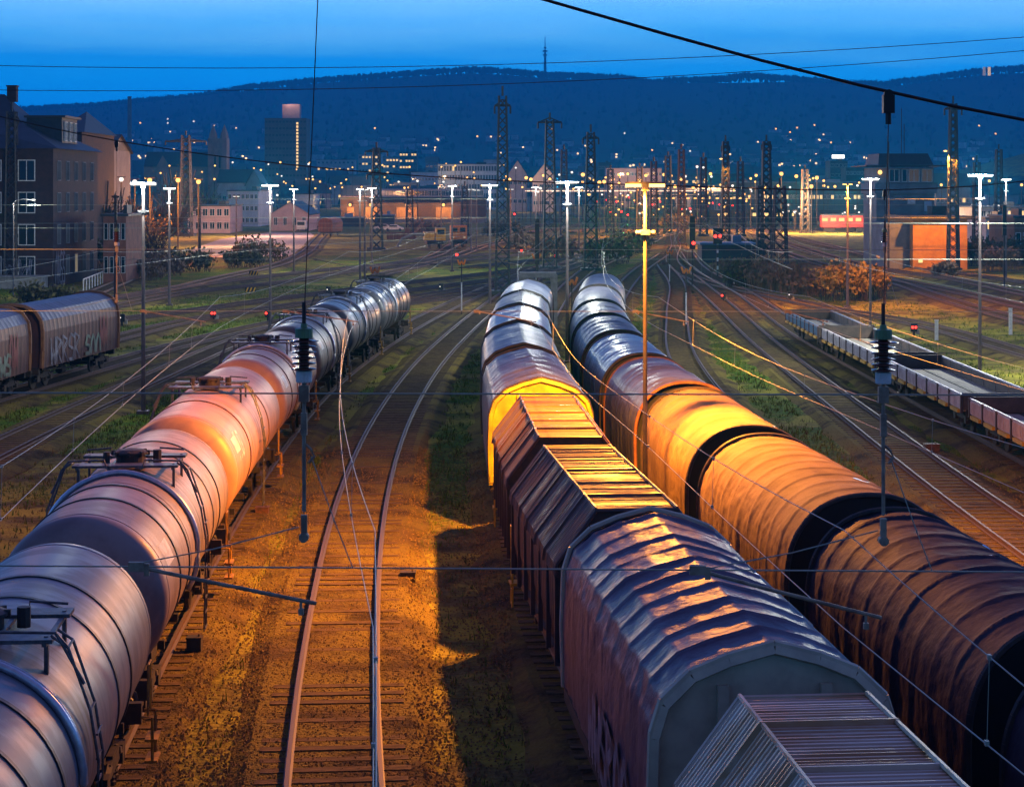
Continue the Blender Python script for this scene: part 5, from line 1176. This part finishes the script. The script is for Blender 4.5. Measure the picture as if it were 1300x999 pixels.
for k, (a, b_, Y, yt, wall, kind, rh, rows, cols, lit, lab) in enumerate((
    (402, 450, 1500, 203, 'cream', 'flat', 2, 4, 9, .4, 'pale town block with a few lit windows, left of the brightly lit group'),
    (455, 484, 1450, 196, 'cream', 'flat', 2, 5, 7, .6, 'left one of the brightly lit town blocks'),
    (486, 506, 1420, 200, 'pink', 'flat', 2, 5, 5, .7, 'middle one of the brightly lit town blocks'),
    (507, 529, 1400, 193, 'dark_wall', 'flat', 2, 6, 6, .6, 'tallest of the brightly lit town blocks, with green sign light'),
    (522, 556, 1100, 219, 'blue_clad', 'flat', 2, 2, 8, .05, 'low blue hall left of the office block'),
    (645, 669, 820, 222, 'cream', 'gy', 6, 2, 4, .0, 'left pale gabled house beyond the lattice masts'),
    (676, 706, 800, 227, 'cream', 'gy', 6, 2, 4, .0, 'right pale gabled house beyond the lattice masts'),
    (770, 840, 1000, 214, 'pink', 'flat', 2, 3, 18, .15, 'long pinkish station building with dark colonnade'),
    (760, 776, 1050, 207, 'dark_wall', 'flat', 2, 4, 4, .0, 'dark square block left of the station building'),
    (843, 905, 1050, 222, 'grey_wall', 'gx', 3, 2, 14, .4, 'low grey hall right of the station building'),
    (920, 1112, 720, 232, 'dark_wall', 'flat', 2, 1, 40, .4, 'very long hall with pale blue roof behind the far lamps'),
    (1054, 1076, 900, 205, 'dark_wall', 'flat', 2, 5, 4, .05, 'dark tower block with a bright white roof sign'),
    (1074, 1101, 880, 214, 'brick', 'flat', 2, 4, 6, .03, 'dark brick block right of the one with the roof sign'),
    (1188, 1232, 640, 236, 'grey_wall', 'gx', 4, 1, 8, .1, 'grey gabled shed behind the orange lit lattice mast'),
    (1236, 1312, 400, 264, 'cream', 'flat', 2, 2, 9, .5, 'white hall with glowing front at the right edge'),
    (1252, 1290, 330, 278, 'cream', 'flat', 2, 2, 5, .3, 'small white house in front of the glowing hall'),
    (1288, 1316, 260, 277, 'wood', 'flat', 2, 1, 3, 0, 'small brown hut at the right edge'),
    (540, 556, 1250, 205, 'grey_wall', 'gx', 3, 3, 3, .3, 'small grey house left of the office block'),
    (614, 640, 1250, 203, 'cream', 'flat', 2, 3, 6, .5, 'pale block behind the right end of the office block'),
    (706, 735, 1150, 221, 'grey_wall', 'gx', 3, 2, 5, .5, 'grey house row right of the pale gabled houses'),
    (735, 762, 1100, 218, 'pink', 'gx', 3, 2, 5, .5, 'pink house row left of the dark square block'))):
    t = building('town_block' if kind == 'flat' else 'gabled_house', lab, a, b_, Y, yt, 14 if Y < 1000 else 18, wall, 'blue_roof' if 'long hall' in lab else 'slate', kind, rh, rows, cols, lit, ww=1.6, wh=1.5)
    if 'roof sign' in lab and 'bright' in lab: bx('roof_sign', glow('white sign', (1, .96, .9), 4), t, ((0, 2, za(199, Y)-t.location.z), (5.5, .5, 1.6)))
    if 'green sign' in lab: bx('green_sign', glow('green sign', (.1, 1, .5), 1.4), t, ((-2, -.4, 9), (5, .3, 1.2)))
cn = thing('platform_roof', 'long thin platform roof with a continuous strip of light, middle distance', 'platform roof', (xa(800, 640), 640, 0)); wcn = xa(935, 640)-xa(668, 640)
bx('roof', M['cream'], cn, ((0, 4, za(240, 640)), (wcn, 9, .5))); bx('light_strip', glow('platform strip light', (1, .62, .42), 2.0), cn, ((0, -.6, za(242.6, 640)), (wcn, .25, .35)))
for k in range(18): b = MB(); b.bar((-wcn/2+wcn*(k+.5)/18, 4, 0), (-wcn/2+wcn*(k+.5)/18, 4, za(241, 640)), .18, 6); b.build('column', M['steel'], cn)
cn = thing('platform_roof', 'nearer dim platform roof with yellow lamps, right of the tall sodium lamp', 'platform roof', (xa(878, 600), 600, 0)); wcn = xa(945, 600)-xa(815, 600)
bx('roof', M['slate'], cn, ((0, 4, za(249, 600)), (wcn, 8, .4)))
for k in range(14): b = MB(); b.box((-wcn/2+wcn*(k+.5)/14, -.2, za(252, 600)), (.9, .3, .3)); b.build('strip_lamp', M['far_orange'], cn); b = MB(); b.bar((-wcn/2+wcn*(k+.5)/14, 4, 0), (-wcn/2+wcn*(k+.5)/14, 4, za(249, 600)), .15, 6); b.build('column', M['steel'], cn)
# hillside houses: where the sight line meets the slope
def on_hill(px, py):
    Y = 1150.
    while Y < 4200:
        if za(py, Y) < float(terrain(xa(px, Y), Y)): return xa(px, Y), Y
        Y += 15
    return None
hm = {}
def hill_house(px, py, big=1, glowc=None):
    p = on_hill(px, py)
    if not p: return
    X, Y = p; z = float(terrain(X, Y)); w, d, h = rnd.uniform(9, 17)*big, rnd.uniform(8, 12), rnd.uniform(5, 9)*big; rz = rnd.uniform(-.5, .5); lit = rnd.random() < .5 if glowc is None else glowc
    t = thing('hillside_house', 'small pale gabled house with lit windows on the dark hillside' if lit else 'small unlit pale gabled house on the dark hillside', 'house', (X, Y, z-1), rz, 'houses on the hillside, lit' if lit else 'houses on the hillside, unlit')
    bx('wall', M['cream'], t, ((0, 0, h/2), (w, d, h)))
    b = MB(); b.quadgrid([[(-w/2-.4, -d/2-.4, h-.1), (w/2+.4, -d/2-.4, h-.1)], [(-w/2-.4, 0, h+3.5), (w/2+.4, 0, h+3.5)], [(-w/2-.4, d/2+.4, h-.1), (w/2+.4, d/2+.4, h-.1)]]); b.build('roof', M['slate'], t)
    if lit:
        for k in range(rnd.choice((1, 1, 2))): b = MB(); b.box((rnd.uniform(-w*.35, w*.35), -d/2-.1, rnd.uniform(2, h-1)), (2.0, .2, 1.7)); b.build('window', M['hill_glow'], t)
M['hill_glow'] = glow('hillside window light', (1, .62, .30), 3.2)
for x0, x1, y0, y1, n in ((160, 340, 158, 205, 34), (395, 440, 178, 205, 8), (440, 560, 172, 200, 16), (625, 735, 168, 214, 26), (735, 965, 178, 216, 34), (980, 1080, 160, 214, 44), (1085, 1200, 196, 225, 22), (1215, 1262, 168, 222, 16)):
    for k in range(n): hill_house(rnd.uniform(x0, x1), rnd.triangular(y0, y1, y1))
M['town_light'] = M['far_orange']
for px, py, c in ((246, 161, 'w'), (213, 158, 'w'), (213, 163, 'w'), (178, 163, 'o'), (193, 185, 'o'), (606, 182, 'o'), (635, 181, 'o'), (476, 171, 'o'), (985, 172, 'o'), (1012, 170, 'o'), (1034, 167, 'o'), (1003, 176, 'o'), (1055, 190, 'o'), (1243, 167, 'o'), (1264, 178, 'o'), (793, 178, 'w'), (700, 172, 'o'), (828, 200, 'o'), (876, 201, 'w')):
    p = on_hill(px, py)
    if p:
        X, Y = p; t = thing('hill_lamp', 'brighter %s street light on the dark hillside' % ('white' if c == 'w' else 'orange'), 'street lamp', (X, Y, 0), 0, 'brighter street lights on the hillside, '+('white' if c == 'w' else 'orange'))
        z = float(terrain(X, Y)); b = MB(); b.ball((0, 0, z+8), .00045*Y, 8, 5); b.build('lamp_globe', M['far_orange'] if c == 'o' else M['far_white'], t); b = MB(); b.bar((0, 0, z-1), (0, 0, z+8), .2, 5); b.build('post', M['dark_steel'], t)
# dark town roofs between the yard and the hill
for k in range(150):
    Y = rnd.uniform(820, 1700); px = rnd.uniform(-20, 1320); X = xa(px, Y)
    if 150 < px < 330 and Y < 1000: continue
    w, d, h = rnd.uniform(10, 26), rnd.uniform(9, 14), rnd.uniform(6, 12); z = float(terrain(X, Y)); lit = rnd.random() < .65
    t = thing('town_house', 'dark roofed town house below the hill, '+('one window lit' if lit else 'no window lit'), 'house', (X, Y, z-.5), rnd.uniform(-.4, .4), 'town houses below the hill, '+('lit' if lit else 'unlit'))
    bx('wall', M[rnd.choice(('grey_wall', 'cream', 'dark_wall', 'brick', 'pink'))], t, ((0, 0, h/2), (w, d, h)))
    b = MB(); b.quadgrid([[(-w/2-.4, -d/2-.4, h-.1), (w/2+.4, -d/2-.4, h-.1)], [(-w/2-.4, 0, h+4.5), (w/2+.4, 0, h+4.5)], [(-w/2-.4, d/2+.4, h-.1), (w/2+.4, d/2+.4, h-.1)]]); [b.poly([(s*w/2, -d/2, h), (s*w/2, 0, h+4.4), (s*w/2, d/2, h)]) for s in (-1, 1)]; b.build('roof', M['slate'], t)
    if lit: b = MB(); b.box((rnd.uniform(-w*.35, w*.35), -d/2-.1, rnd.uniform(2.5, h-1)), (1.5, .2, 1.3)); b.build('window', M['lit_window'], t)
# signal tower and relay hut on the right
Ys = 258.; sx0, sx1 = xa(1113, Ys), xa(1187, Ys); sw = sx1-sx0; zr_, zw0, zw1 = za(211, Ys), za(233, Ys), za(213, Ys)
stw = thing('signal_tower', 'grey signal tower with a glazed cabin and overhanging roof', 'signal tower', ((sx0+sx1)/2, Ys, 0))
bx('tower_wall', M['grey_wall'], stw, ((0, 5, (zw0-1.3)/2), (sw, 9.5, zw0-1.3)), ((0, 5, zw0-.65), (sw+.5, 10.2, 1.3)))
bx('cabin_wall', M['grey_wall'], stw, ((0, 5, (zw0+zw1)/2), (sw-.2, 9.2, zw1-zw0)))
b = MB(); o = .9; a0, a1 = zr_-.05, za(195, Ys); b.quadgrid([[(-sw/2-o-.6, -o, a0), (sw/2+o+.6, -o, a0), (sw/2+o+.6, 10+o, a0), (-sw/2-o-.6, 10+o, a0)], [(-sw/2-o-.6, -o, a0+.14), (sw/2+o+.6, -o, a0+.14), (sw/2+o+.6, 10+o, a0+.14), (-sw/2-o-.6, 10+o, a0+.14)], [(-sw/2+.2, 0, a0+.2), (sw/2-.2, 0, a0+.2), (sw/2-.2, 10, a0+.2), (-sw/2+.2, 10, a0+.2)], [(-sw/2+.5, 1, a1), (sw/2-.7, 1, a1), (sw/2-.7, 9, a1), (-sw/2+.5, 9, a1)]], True); b.poly([(-sw/2+.5, 1, a1), (sw/2-.7, 1, a1), (sw/2-.7, 9, a1), (-sw/2+.5, 9, a1)]); b.build('roof', M['slate'], stw)
for x, w_, m in ((-sw/2+1.4, 0, 0), ): pass
for px, wpx, m in ((1136, 13, 'glass'), (1149, 7, 'glass'), (1161, 14, 'dim_glass'), (1177.5, 14, 'dim_glass')):
    if 'dim_glass' not in M: M['dim_glass'] = mat('cabin window', (.05, .04, .03), rough=.15, emit=(1, .6, .3), es=.05)
    win(stw, SRC, xa(px, Ys)-(sx0+sx1)/2, .36, (zw0+zw1)/2, wpx*Ys/F, (zw1-zw0)*.82, m, depth=.2)
b = MB(); b.ball((xa(1117, Ys)-(sx0+sx1)/2, -.1, za(219, Ys)), .28); b.build('wall_lamp', M['far_orange'], stw)
for x, h in ((xa(1154, Ys), za(136, Ys)), (xa(1157.5, Ys), za(156, Ys))): b = MB(); b.bar((x-(sx0+sx1)/2, 5, a1-.3), (x-(sx0+sx1)/2, 5, h), .05, 5); b.build('antenna', M['dark_steel'], stw)
bx('sign_plate', M['white'], stw, ((xa(1157, Ys)-(sx0+sx1)/2, -.06, za(256, Ys)), (1.0, .1, .65))); bx('door', M['blue_clad'], stw, ((xa(1178, Ys)-(sx0+sx1)/2, -.06, za(262, Ys)), (.95, .1, 1.3)))
b = MB()
for k in range(12): b.bar((-sw/2-.2+(sw+.4)*k/11, -.3, zw0-.1), (-sw/2-.2+(sw+.4)*k/11, -.3, zw0+.0), .03, 4)
b.bar((-sw/2-.3, -.32, zw0), (sw/2+.3, -.32, zw0), .04, 4); b.build('railing', M['steel'], stw)
Yh = 240.; hx0, hx1 = xa(1159, Yh), xa(1228, Yh); hw = hx1-hx0; hz = za(279, Yh)
hu = thing('relay_hut', 'flat roofed brick relay hut glowing orange under the lattice mast lamp', 'building', ((hx0+hx1)/2, Yh, 0))
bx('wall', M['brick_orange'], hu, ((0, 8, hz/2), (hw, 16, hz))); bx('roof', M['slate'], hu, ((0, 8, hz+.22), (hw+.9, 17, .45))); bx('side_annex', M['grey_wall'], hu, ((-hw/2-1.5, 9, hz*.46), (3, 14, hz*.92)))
bx('lit_hatch', M['lit_window'], hu, ((-hw/2+.9, -.05, 1.0), (.5, .08, .4))); bx('roof_box', M['brick'], hu, ((hw*.25, 9, hz+1.0), (2, 3, 1.1)))
bd = building('blue_shelter', 'low open shelter with a long blue roof left of the brown bushes', 891, 958, 262, 311, 6, 'dark_wall', 'blue_roof', zb=0, cat='shelter')
# coaches in the far sidings
for px, Y, n, lab, m in ((1042, 440, 3, 'red coach with glowing windows in the far sidings', 'red_coach'), (968, 520, 3, 'dim coach standing in the far sidings', 'dark_wall'), (845, 520, 3, 'dark coach at the far platform', 'dark_wall'), (1236, 390, 2, 'white lit coach before the glowing hall at the right', 'cream')):
    for k in range(n):
        L = 11 if n == 3 else 10; x0 = xa(px, Y)+k*L; t = thing('coach', lab, 'railway coach', (x0+L/2, Y, 0), 0, lab.replace('coach', 'coaches'))
        bx('body', M[m], t, ((0, 1.4, 2.3), (L-.4, 2.8, 2.6))); b = MB(); b.lathe([(1.45, -L/2+.2), (1.45, L/2-.2)], 14, (0, 1.4, 2.75), 'x' if False else 'y') if False else b.box((0, 1.4, 3.75), (L-.5, 2.4, .35)); b.build('roof', M['slate'], t)
        for j in range(6): b = MB(); b.box((-L/2+L*(j+.5)/6, -.02, 2.75), (L/6*.66, .06, .8)); b.build('window', M['lit_window'] if m != 'dark_wall' or rnd.random() < .3 else M['glass'], t)
        bx('bogie', M['under'], t, ((-L*.32, 1.4, .55), (2.4, 2.0, .9))); bx('bogie', M['under'], t, ((L*.32, 1.4, .55), (2.4, 2.0, .9)))
# sandy yard, vehicles, railing
b = MB(); pts = [at(*p) for p in ((268, 328), (372, 326), (404, 303), (394, 296), (345, 295), (280, 304), (240, 318))]
b.poly([(x, y, .06) for x, y in pts]); structure(b.build('yard_paving', mat('pale sandy paving', (.36, .28, .24), (.22, .17, .15), .35, .9)))
def car(px, yb, lab, m, van=False, rz=0, name='parked_car', cat='car'):
    X, Y = at(px, yb); t = thing(name, lab, cat, (X, Y, .06), rz); L, W_, H = (4.4, 1.75, 1.45) if not van else (2.2, 4.8, 2.5)
    b = MB()
    if van:
        b.quadgrid([[(x, y, z) for x, z in ((-.95, .4), (-1.0, 1.2), (-.88, 2.35), (.88, 2.35), (1.0, 1.2), (.95, .4))] for y in (0, 4.6)]); b.poly([(x, 0, z) for x, z in ((-.95, .4), (-1.0, 1.2), (-.88, 2.35), (.88, 2.35), (1.0, 1.2), (.95, .4))][::-1]); b.build('body', M[m], t)
        bx('windscreen', M['glass'], t, ((0, -.02, 1.7), (1.6, .06, .75))); [bx('headlight', M['white'], t, ((s*.75, -.03, .85), (.28, .06, .2))) for s in (-1, 1)]
        for s in (-1, 1):
            for y in (.9, 3.7): w_ = MB(); w_.bar((s*.85, y, .36), (s*1.0, y, .36), .36, 14); w_.build('wheel', M['black'], t)
    else:
        side = ((-2.15, .35), (-2.2, .75), (-1.4, .92), (-.8, 1.42), (.6, 1.45), (1.35, .98), (2.15, .82), (2.2, .4))
        b.quadgrid([[(x, y, z) for x, z in side] for y in (-.85, .85)]); [b.poly([(x, y, z) for x, z in side][::(1 if y < 0 else -1)]) for y in (-.85, .85)]; b.build('body', M[m], t)
        bx('side_window', M['glass'], t, ((-.1, -.86, 1.15), (1.7, .04, .36)))
        for x in (-1.35, 1.4):
            for y in (-.8, .8): w_ = MB(); w_.bar((x, y-.1, .32), (x, y+.1, .32), .32, 12); w_.build('wheel', M['black'], t)
car(382, 294, 'white van facing the viewer beside the pink gabled house', 'white', True, name='parked_van', cat='van')
car(424, 291, 'white van parked behind the red freight wagon', 'white', True, 1.2, name='parked_van', cat='van')
car(487, 293, 'pale parked car left of the other pale one by the shed', 'cream'); car(500, 294, 'pale parked car right of the other pale one by the shed', 'white'); 
# the red freight wagon, yellow works vehicles
Xr, Yr = at(413, 301); t = thing('freight_wagon', 'rusty red covered freight wagon seen end on beside the sandy yard', 'freight wagon', (Xr, Yr, .1), -.12)
pr = [(-1.4, .9), (-1.45, 2.7), (-1.1, 3.35), (0, 3.7), (1.1, 3.35), (1.45, 2.7), (1.4, .9)]
b = MB(); b.quadgrid([[(x, y, z) for x, z in pr] for y in (0, 10)]); b.poly([(x, 0, z) for x, z in pr][::-1]); b.build('body', M['rust_bright'], t)
b = MB(); [b.box((x, -.05, 2.1), (.09, .1, 2.4)) for x in (-1.0, -.35, .35, 1.0)]; b.build('end_post', M['rust'], t); bx('underframe', M['under'], t, ((0, 5, .75), (2.2, 9.8, .3)))
for y in (1.8, 8.2):
    for x in (-.75, .75): b = MB(); b.bar((x-.06, y, .5), (x+.06, y, .5), .48, 14); b.build('wheel', M['under'], t)
for px, yb, lab, kind in ((552, 317, 'yellow crane wagon with a curved boom on the depot siding', 'crane_wagon'), (582, 316, 'yellow shunting locomotive on the depot siding', 'shunting_locomotive')):
    X, Y = at(px, yb); t = thing(kind, lab, 'rail vehicle', (X, Y, .15), .1)
    bx('chassis', M['under'], t, ((0, 2, .95), (2.6, 7, .5)))
    if kind[0] == 'c':
        bx('cab', M['yellow'], t, ((.9, 0, 2.3), (1.5, 2.2, 2.0)), ((-.9, .4, 2.0), (1.6, 2.6, 1.3))); bx('cab_window', M['glass'], t, ((.9, -1.12, 2.65), (1.1, .06, .7)))
        b = MB(); b.tube([(-1.5, -.3, 2.2), (-3.4, -.6, 2.3), (-5.2, -.8, 1.6), (-5.9, -.8, .4)], .22, 8); b.build('boom', M['concrete'], t)
    else:
        bx('cab', M['orange'], t, ((0, .3, 2.5), (2.6, 2.2, 2.2)), ((0, 3, 1.8), (2.0, 3.4, 1.3))); [bx('cab_window', M['glass'], t, ((s*.62, -.82, 2.9), (.85, .06, .7))) for s in (-1, 1)]; [bx('headlight', M['dim_window'], t, ((s*.9, -.83, 1.7), (.3, .06, .2))) for s in (-1, 1)]
    for y in (.4, 3.8):
        for x in (-.75, .75): b = MB(); b.bar((x-.07, y, .48), (x+.07, y, .48), .48, 14); b.build('wheel', M['under'], t)
X0, Y0 = at(106, 371); X1_, Y1_ = at(146, 353); t = thing('railing', 'white railing curving beside the siding below the brick building', 'railing', (X0, Y0, 0))
b = MB(); n = 12
for k in range(n+1): x, y = (X1_-X0)*k/n, (Y1_-Y0)*k/n; b.box((x, y, .6), (.10, .10, 1.2)); 
b.bar((0, 0, 1.2), (X1_-X0, Y1_-Y0, 1.2), .06, 5); b.build('rail_bars', M['white'], t)
# concrete gauge frame at the end of the middle train
Yg = 138.; t = thing('concrete_frame', 'concrete frame with a pale slab on top behind the middle train', 'frame', (xa(683, Yg), Yg, 0))
bx('slab', M['concrete'], t, ((0, 0, za(349, Yg)), (2.5, 1.2, .35))); bx('pillar', M['concrete'], t, ((1.1, 0, 1.9), (.45, .8, 3.8))); bx('pillar', M['concrete'], t, ((-1.1, 0, 1.9), (.45, .8, 3.8)))

# ================================================================== plants
M['leaf_dull'] = mat('dull autumn leaf', (.10, .085, .025), (.055, .055, .018), 2, .8); M['leaf_lit'] = mat('lamplit autumn leaf', (.40, .26, .05), (.24, .14, .035), 2, .8)  # orange lamp light is put into the second leaf's colour
M['twig'] = mat('brown twig', (.085, .055, .045), (.05, .035, .03), 3, .85); M['reed'] = mat('dry reed', (.26, .16, .09), (.15, .095, .06), 2, .85)
def bush(px, yb, w, h, lab, leaf, n=900, seed=0, twigs=70, name='bush', cat='bush', trunk=0, group=None, z0=0, leafs=.16, Y=None):
    X, Y = at(px, yb) if Y is None else (xa(px, Y), Y); r = random.Random(seed+px); t = thing(name, lab, cat, (X, Y, 0), 0, group); s = leafs*(1+Y/260)
    b = MB(); tips = []
    if trunk:
        b.bar((0, 0, -.2), (.1, 0, trunk), h*.022, 6, h*.015)
    for k in range(twigs):
        a = r.uniform(0, 6.28); q = r.random()**.5; p0 = (0, 0, trunk*r.uniform(.6, 1)) if trunk else (r.uniform(-w*.42, w*.42), r.uniform(-w*.25, w*.25), 0)
        e = (math.cos(a)*q*w/2 if trunk else p0[0]+r.uniform(-.12, .12)*w, math.sin(a)*q*w/2*.7 if trunk else p0[1]+r.uniform(-.1, .1)*w, trunk+(h-trunk)*r.uniform(.25, 1)*(1-.45*q*q) if trunk else h*r.uniform(.5, 1.0)*(1-1.4*(p0[0]/w)**2))
        m_ = tuple((p0[i]+e[i])/2+r.uniform(-.05, .05)*h for i in range(3)); b.tube([p0, m_, e], .008*h if trunk else .012+.00008*Y, 3)
        tips.append((p0, m_, e))
        if trunk:
            for j in range(5): d = tuple(e[i]*.4+m_[i]*.6+r.uniform(-.13, .13)*h for i in range(3)); b.bar(m_, d, .0035*h, 3); tips.append((m_, d, d))
    b.build('trunk' if trunk else 'stem', M['twig'] if leaf != 'reed' else M['reed'], t)
    l = MB()
    for k in range(n):
        p0, m_, e = r.choice(tips); u = r.random()**.6; c = [m_[i]+(e[i]-m_[i])*u+r.gauss(0, .055*max(w, h)) for i in range(3)]; c[2] = max(c[2], .05)
        v1 = Vector((r.gauss(0, 1), r.gauss(0, 1), r.gauss(0, 1))).normalized()*s*r.uniform(.5, 1.2); v2 = v1.cross(Vector((r.gauss(0, 1), r.gauss(0, 1), r.gauss(0, 1)))).normalized()*s*r.uniform(.3, .7)
        c = Vector(c); l.poly([tuple(c-v1), tuple(c+v2), tuple(c+v1), tuple(c-v2)])
    if n: l.build('crown', M[leaf], t)
    return t
bush(1072, 382, 4.6, 3.6, 'glowing orange bush beside the orange lamp mast', 'leaf_lit', 1500, 1); bush(1100, 380, 4.2, 3.0, 'darker orange bush right of the glowing one', 'leaf_lit', 900, 2); bush(1040, 376, 3.4, 2.2, 'low brown bush left of the glowing one', 'reed', 500, 3)
for i, px in enumerate((942, 955, 968, 982, 996, 1010, 1024)): bush(px, 366+i*1.2, 3.6, 3.0-.1*i+(i % 3)*.3, 'brown reed clump in the thicket behind the flat wagons, '+('left end', 'second from left', 'third from left', 'middle', 'third from right', 'second from right', 'right end')[i], 'reed' if i > 1 else 'leaf_dull', 420, i, 110, name='reed_clump', cat='reeds', group='brown reed thicket')
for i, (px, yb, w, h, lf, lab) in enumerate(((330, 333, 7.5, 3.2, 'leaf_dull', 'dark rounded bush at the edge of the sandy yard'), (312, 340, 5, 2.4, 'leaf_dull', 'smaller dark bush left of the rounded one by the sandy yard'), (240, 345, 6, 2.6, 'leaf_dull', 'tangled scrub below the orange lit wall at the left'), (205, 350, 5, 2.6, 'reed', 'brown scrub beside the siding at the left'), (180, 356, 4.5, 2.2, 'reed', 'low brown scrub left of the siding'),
    (122, 350, 5, 4.5, 'leaf_dull', 'tall bush at the corner of the brick building'), (705, 330, 6, 3.4, 'reed', 'brown bush beside the flat topped lattice mast'), (665, 322, 6, 3.2, 'reed', 'orange brown bush behind the tallest lattice mast'), (770, 335, 7, 3.4, 'leaf_dull', 'green brown bush left of the tall sodium lamp'), (800, 322, 7, 3.6, 'leaf_dull', 'green brown bush behind the tall sodium lamp'), (858, 290, 9, 3.2, 'leaf_lit', 'orange lit bush beyond the throat'), (945, 330, 5, 3.0, 'leaf_dull', 'dull bush beside the blue roofed shelter'), (930, 352, 4, 2.2, 'reed', 'brown bush in front of the blue roofed shelter'),
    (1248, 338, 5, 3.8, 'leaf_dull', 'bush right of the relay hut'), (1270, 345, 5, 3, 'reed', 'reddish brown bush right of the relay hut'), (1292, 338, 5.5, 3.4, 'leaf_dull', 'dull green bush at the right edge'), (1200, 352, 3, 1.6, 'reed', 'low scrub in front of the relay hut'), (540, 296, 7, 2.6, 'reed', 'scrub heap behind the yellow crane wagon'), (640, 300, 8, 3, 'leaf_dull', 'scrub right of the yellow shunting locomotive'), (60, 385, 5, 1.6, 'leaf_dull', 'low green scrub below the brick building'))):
    bush(px, yb, w, h, lab, lf, 650, 20+i, 60)
for i, (px, Y, w, h, lab) in enumerate(((128, 235, 7, 11.5, 'bare tree between the brick building and the orange brick house'), (150, 250, 8, 11, 'bare tree right behind the orange brick house'), (178, 262, 8, 9.5, 'bare tree lit orange behind the lamp masts at the left'), (206, 300, 8, 11, 'bare tree left of the dark lattice mast'), (226, 420, 12, 16, 'tall bare tree behind the dark lattice mast'), (110, 240, 6, 10, 'bare tree close to the brick building'), (255, 470, 11, 13, 'bare tree right of the dark lattice mast'), (193, 240, 5, 6, 'small bare tree in orange light left of the yard'))):
    bush(px, 0, w, h, lab, 'leaf_lit' if i in (2, 7) else 'leaf_dull', 320 if i in (2, 7) else 130, 60+i, 60, name='bare_tree', cat='tree', trunk=h*.22, Y=Y, leafs=.11)
def wood(lab, n, fx, seed):
    r = random.Random(seed); b = MB()
    for k in range(n):
        X, Y = fx(r); z = float(terrain(X, Y))-2; h = r.uniform(6, 11); w = h*r.uniform(.26, .5); a = r.uniform(0, 1.5)
        ring = lambda rad, zz: [(X+rad*r.uniform(.75, 1.2)*math.cos(a+i*1.257), Y+rad*math.sin(a+i*1.257), z+zz) for i in range(5)]
        if r.random() < .55: b.quadgrid([ring(w*.55, h*.05), ring(w, h*.4), ring(w*.75, h*.75), ring(w*.12, h)], True)
        else: b.quadgrid([ring(w*.6, h*.05), ring(w*.42, h*.5), ring(.1, h*1.15)], True)
    tag(b.build('far_wood', mat('far wood', (.034, .058, .043), (.040, .062, .046), .02, .9)), lab, 'forest', kind='stuff')
wood('dark mixed wood covering the crest of the hill', 7000, lambda r: (r.uniform(-1350, 1450), 4290+r.gauss(0, 45)), 1)
wood('dark wood on the hillside below the crest', 3800, lambda r: (r.uniform(-1200, 1300), r.uniform(1900, 4250)), 2)
wood('tree belt along the foot of the hill behind the town', 900, lambda r: (r.uniform(-420, 480), r.uniform(900, 1700)), 3)
wood('brown wood on the nearer spur at the right', 500, lambda r: (r.uniform(285, 520), r.uniform(1000, 1350)), 4)
# ================================================================== air
hz_m = bpy.data.materials.new('haze'); hz_m.use_nodes = True; t_ = hz_m.node_tree; t_.nodes.clear()
o_ = t_.nodes.new('ShaderNodeOutputMaterial'); v_ = t_.nodes.new('ShaderNodeVolumePrincipled'); v_.inputs['Color'].default_value = (.02, .52, 1, 1); v_.inputs['Density'].default_value = HAZE; v_.inputs['Anisotropy'].default_value = .2
t_.links.new(v_.outputs[0], o_.inputs['Volume'])
b = MB(); b.box((0, 2050, 172), (7600, 5500, 346)); hz_o = b.build('haze', hz_m); tag(hz_o, 'thin blue evening air filling the valley', 'haze', kind='stuff')
hz_o.visible_shadow = True
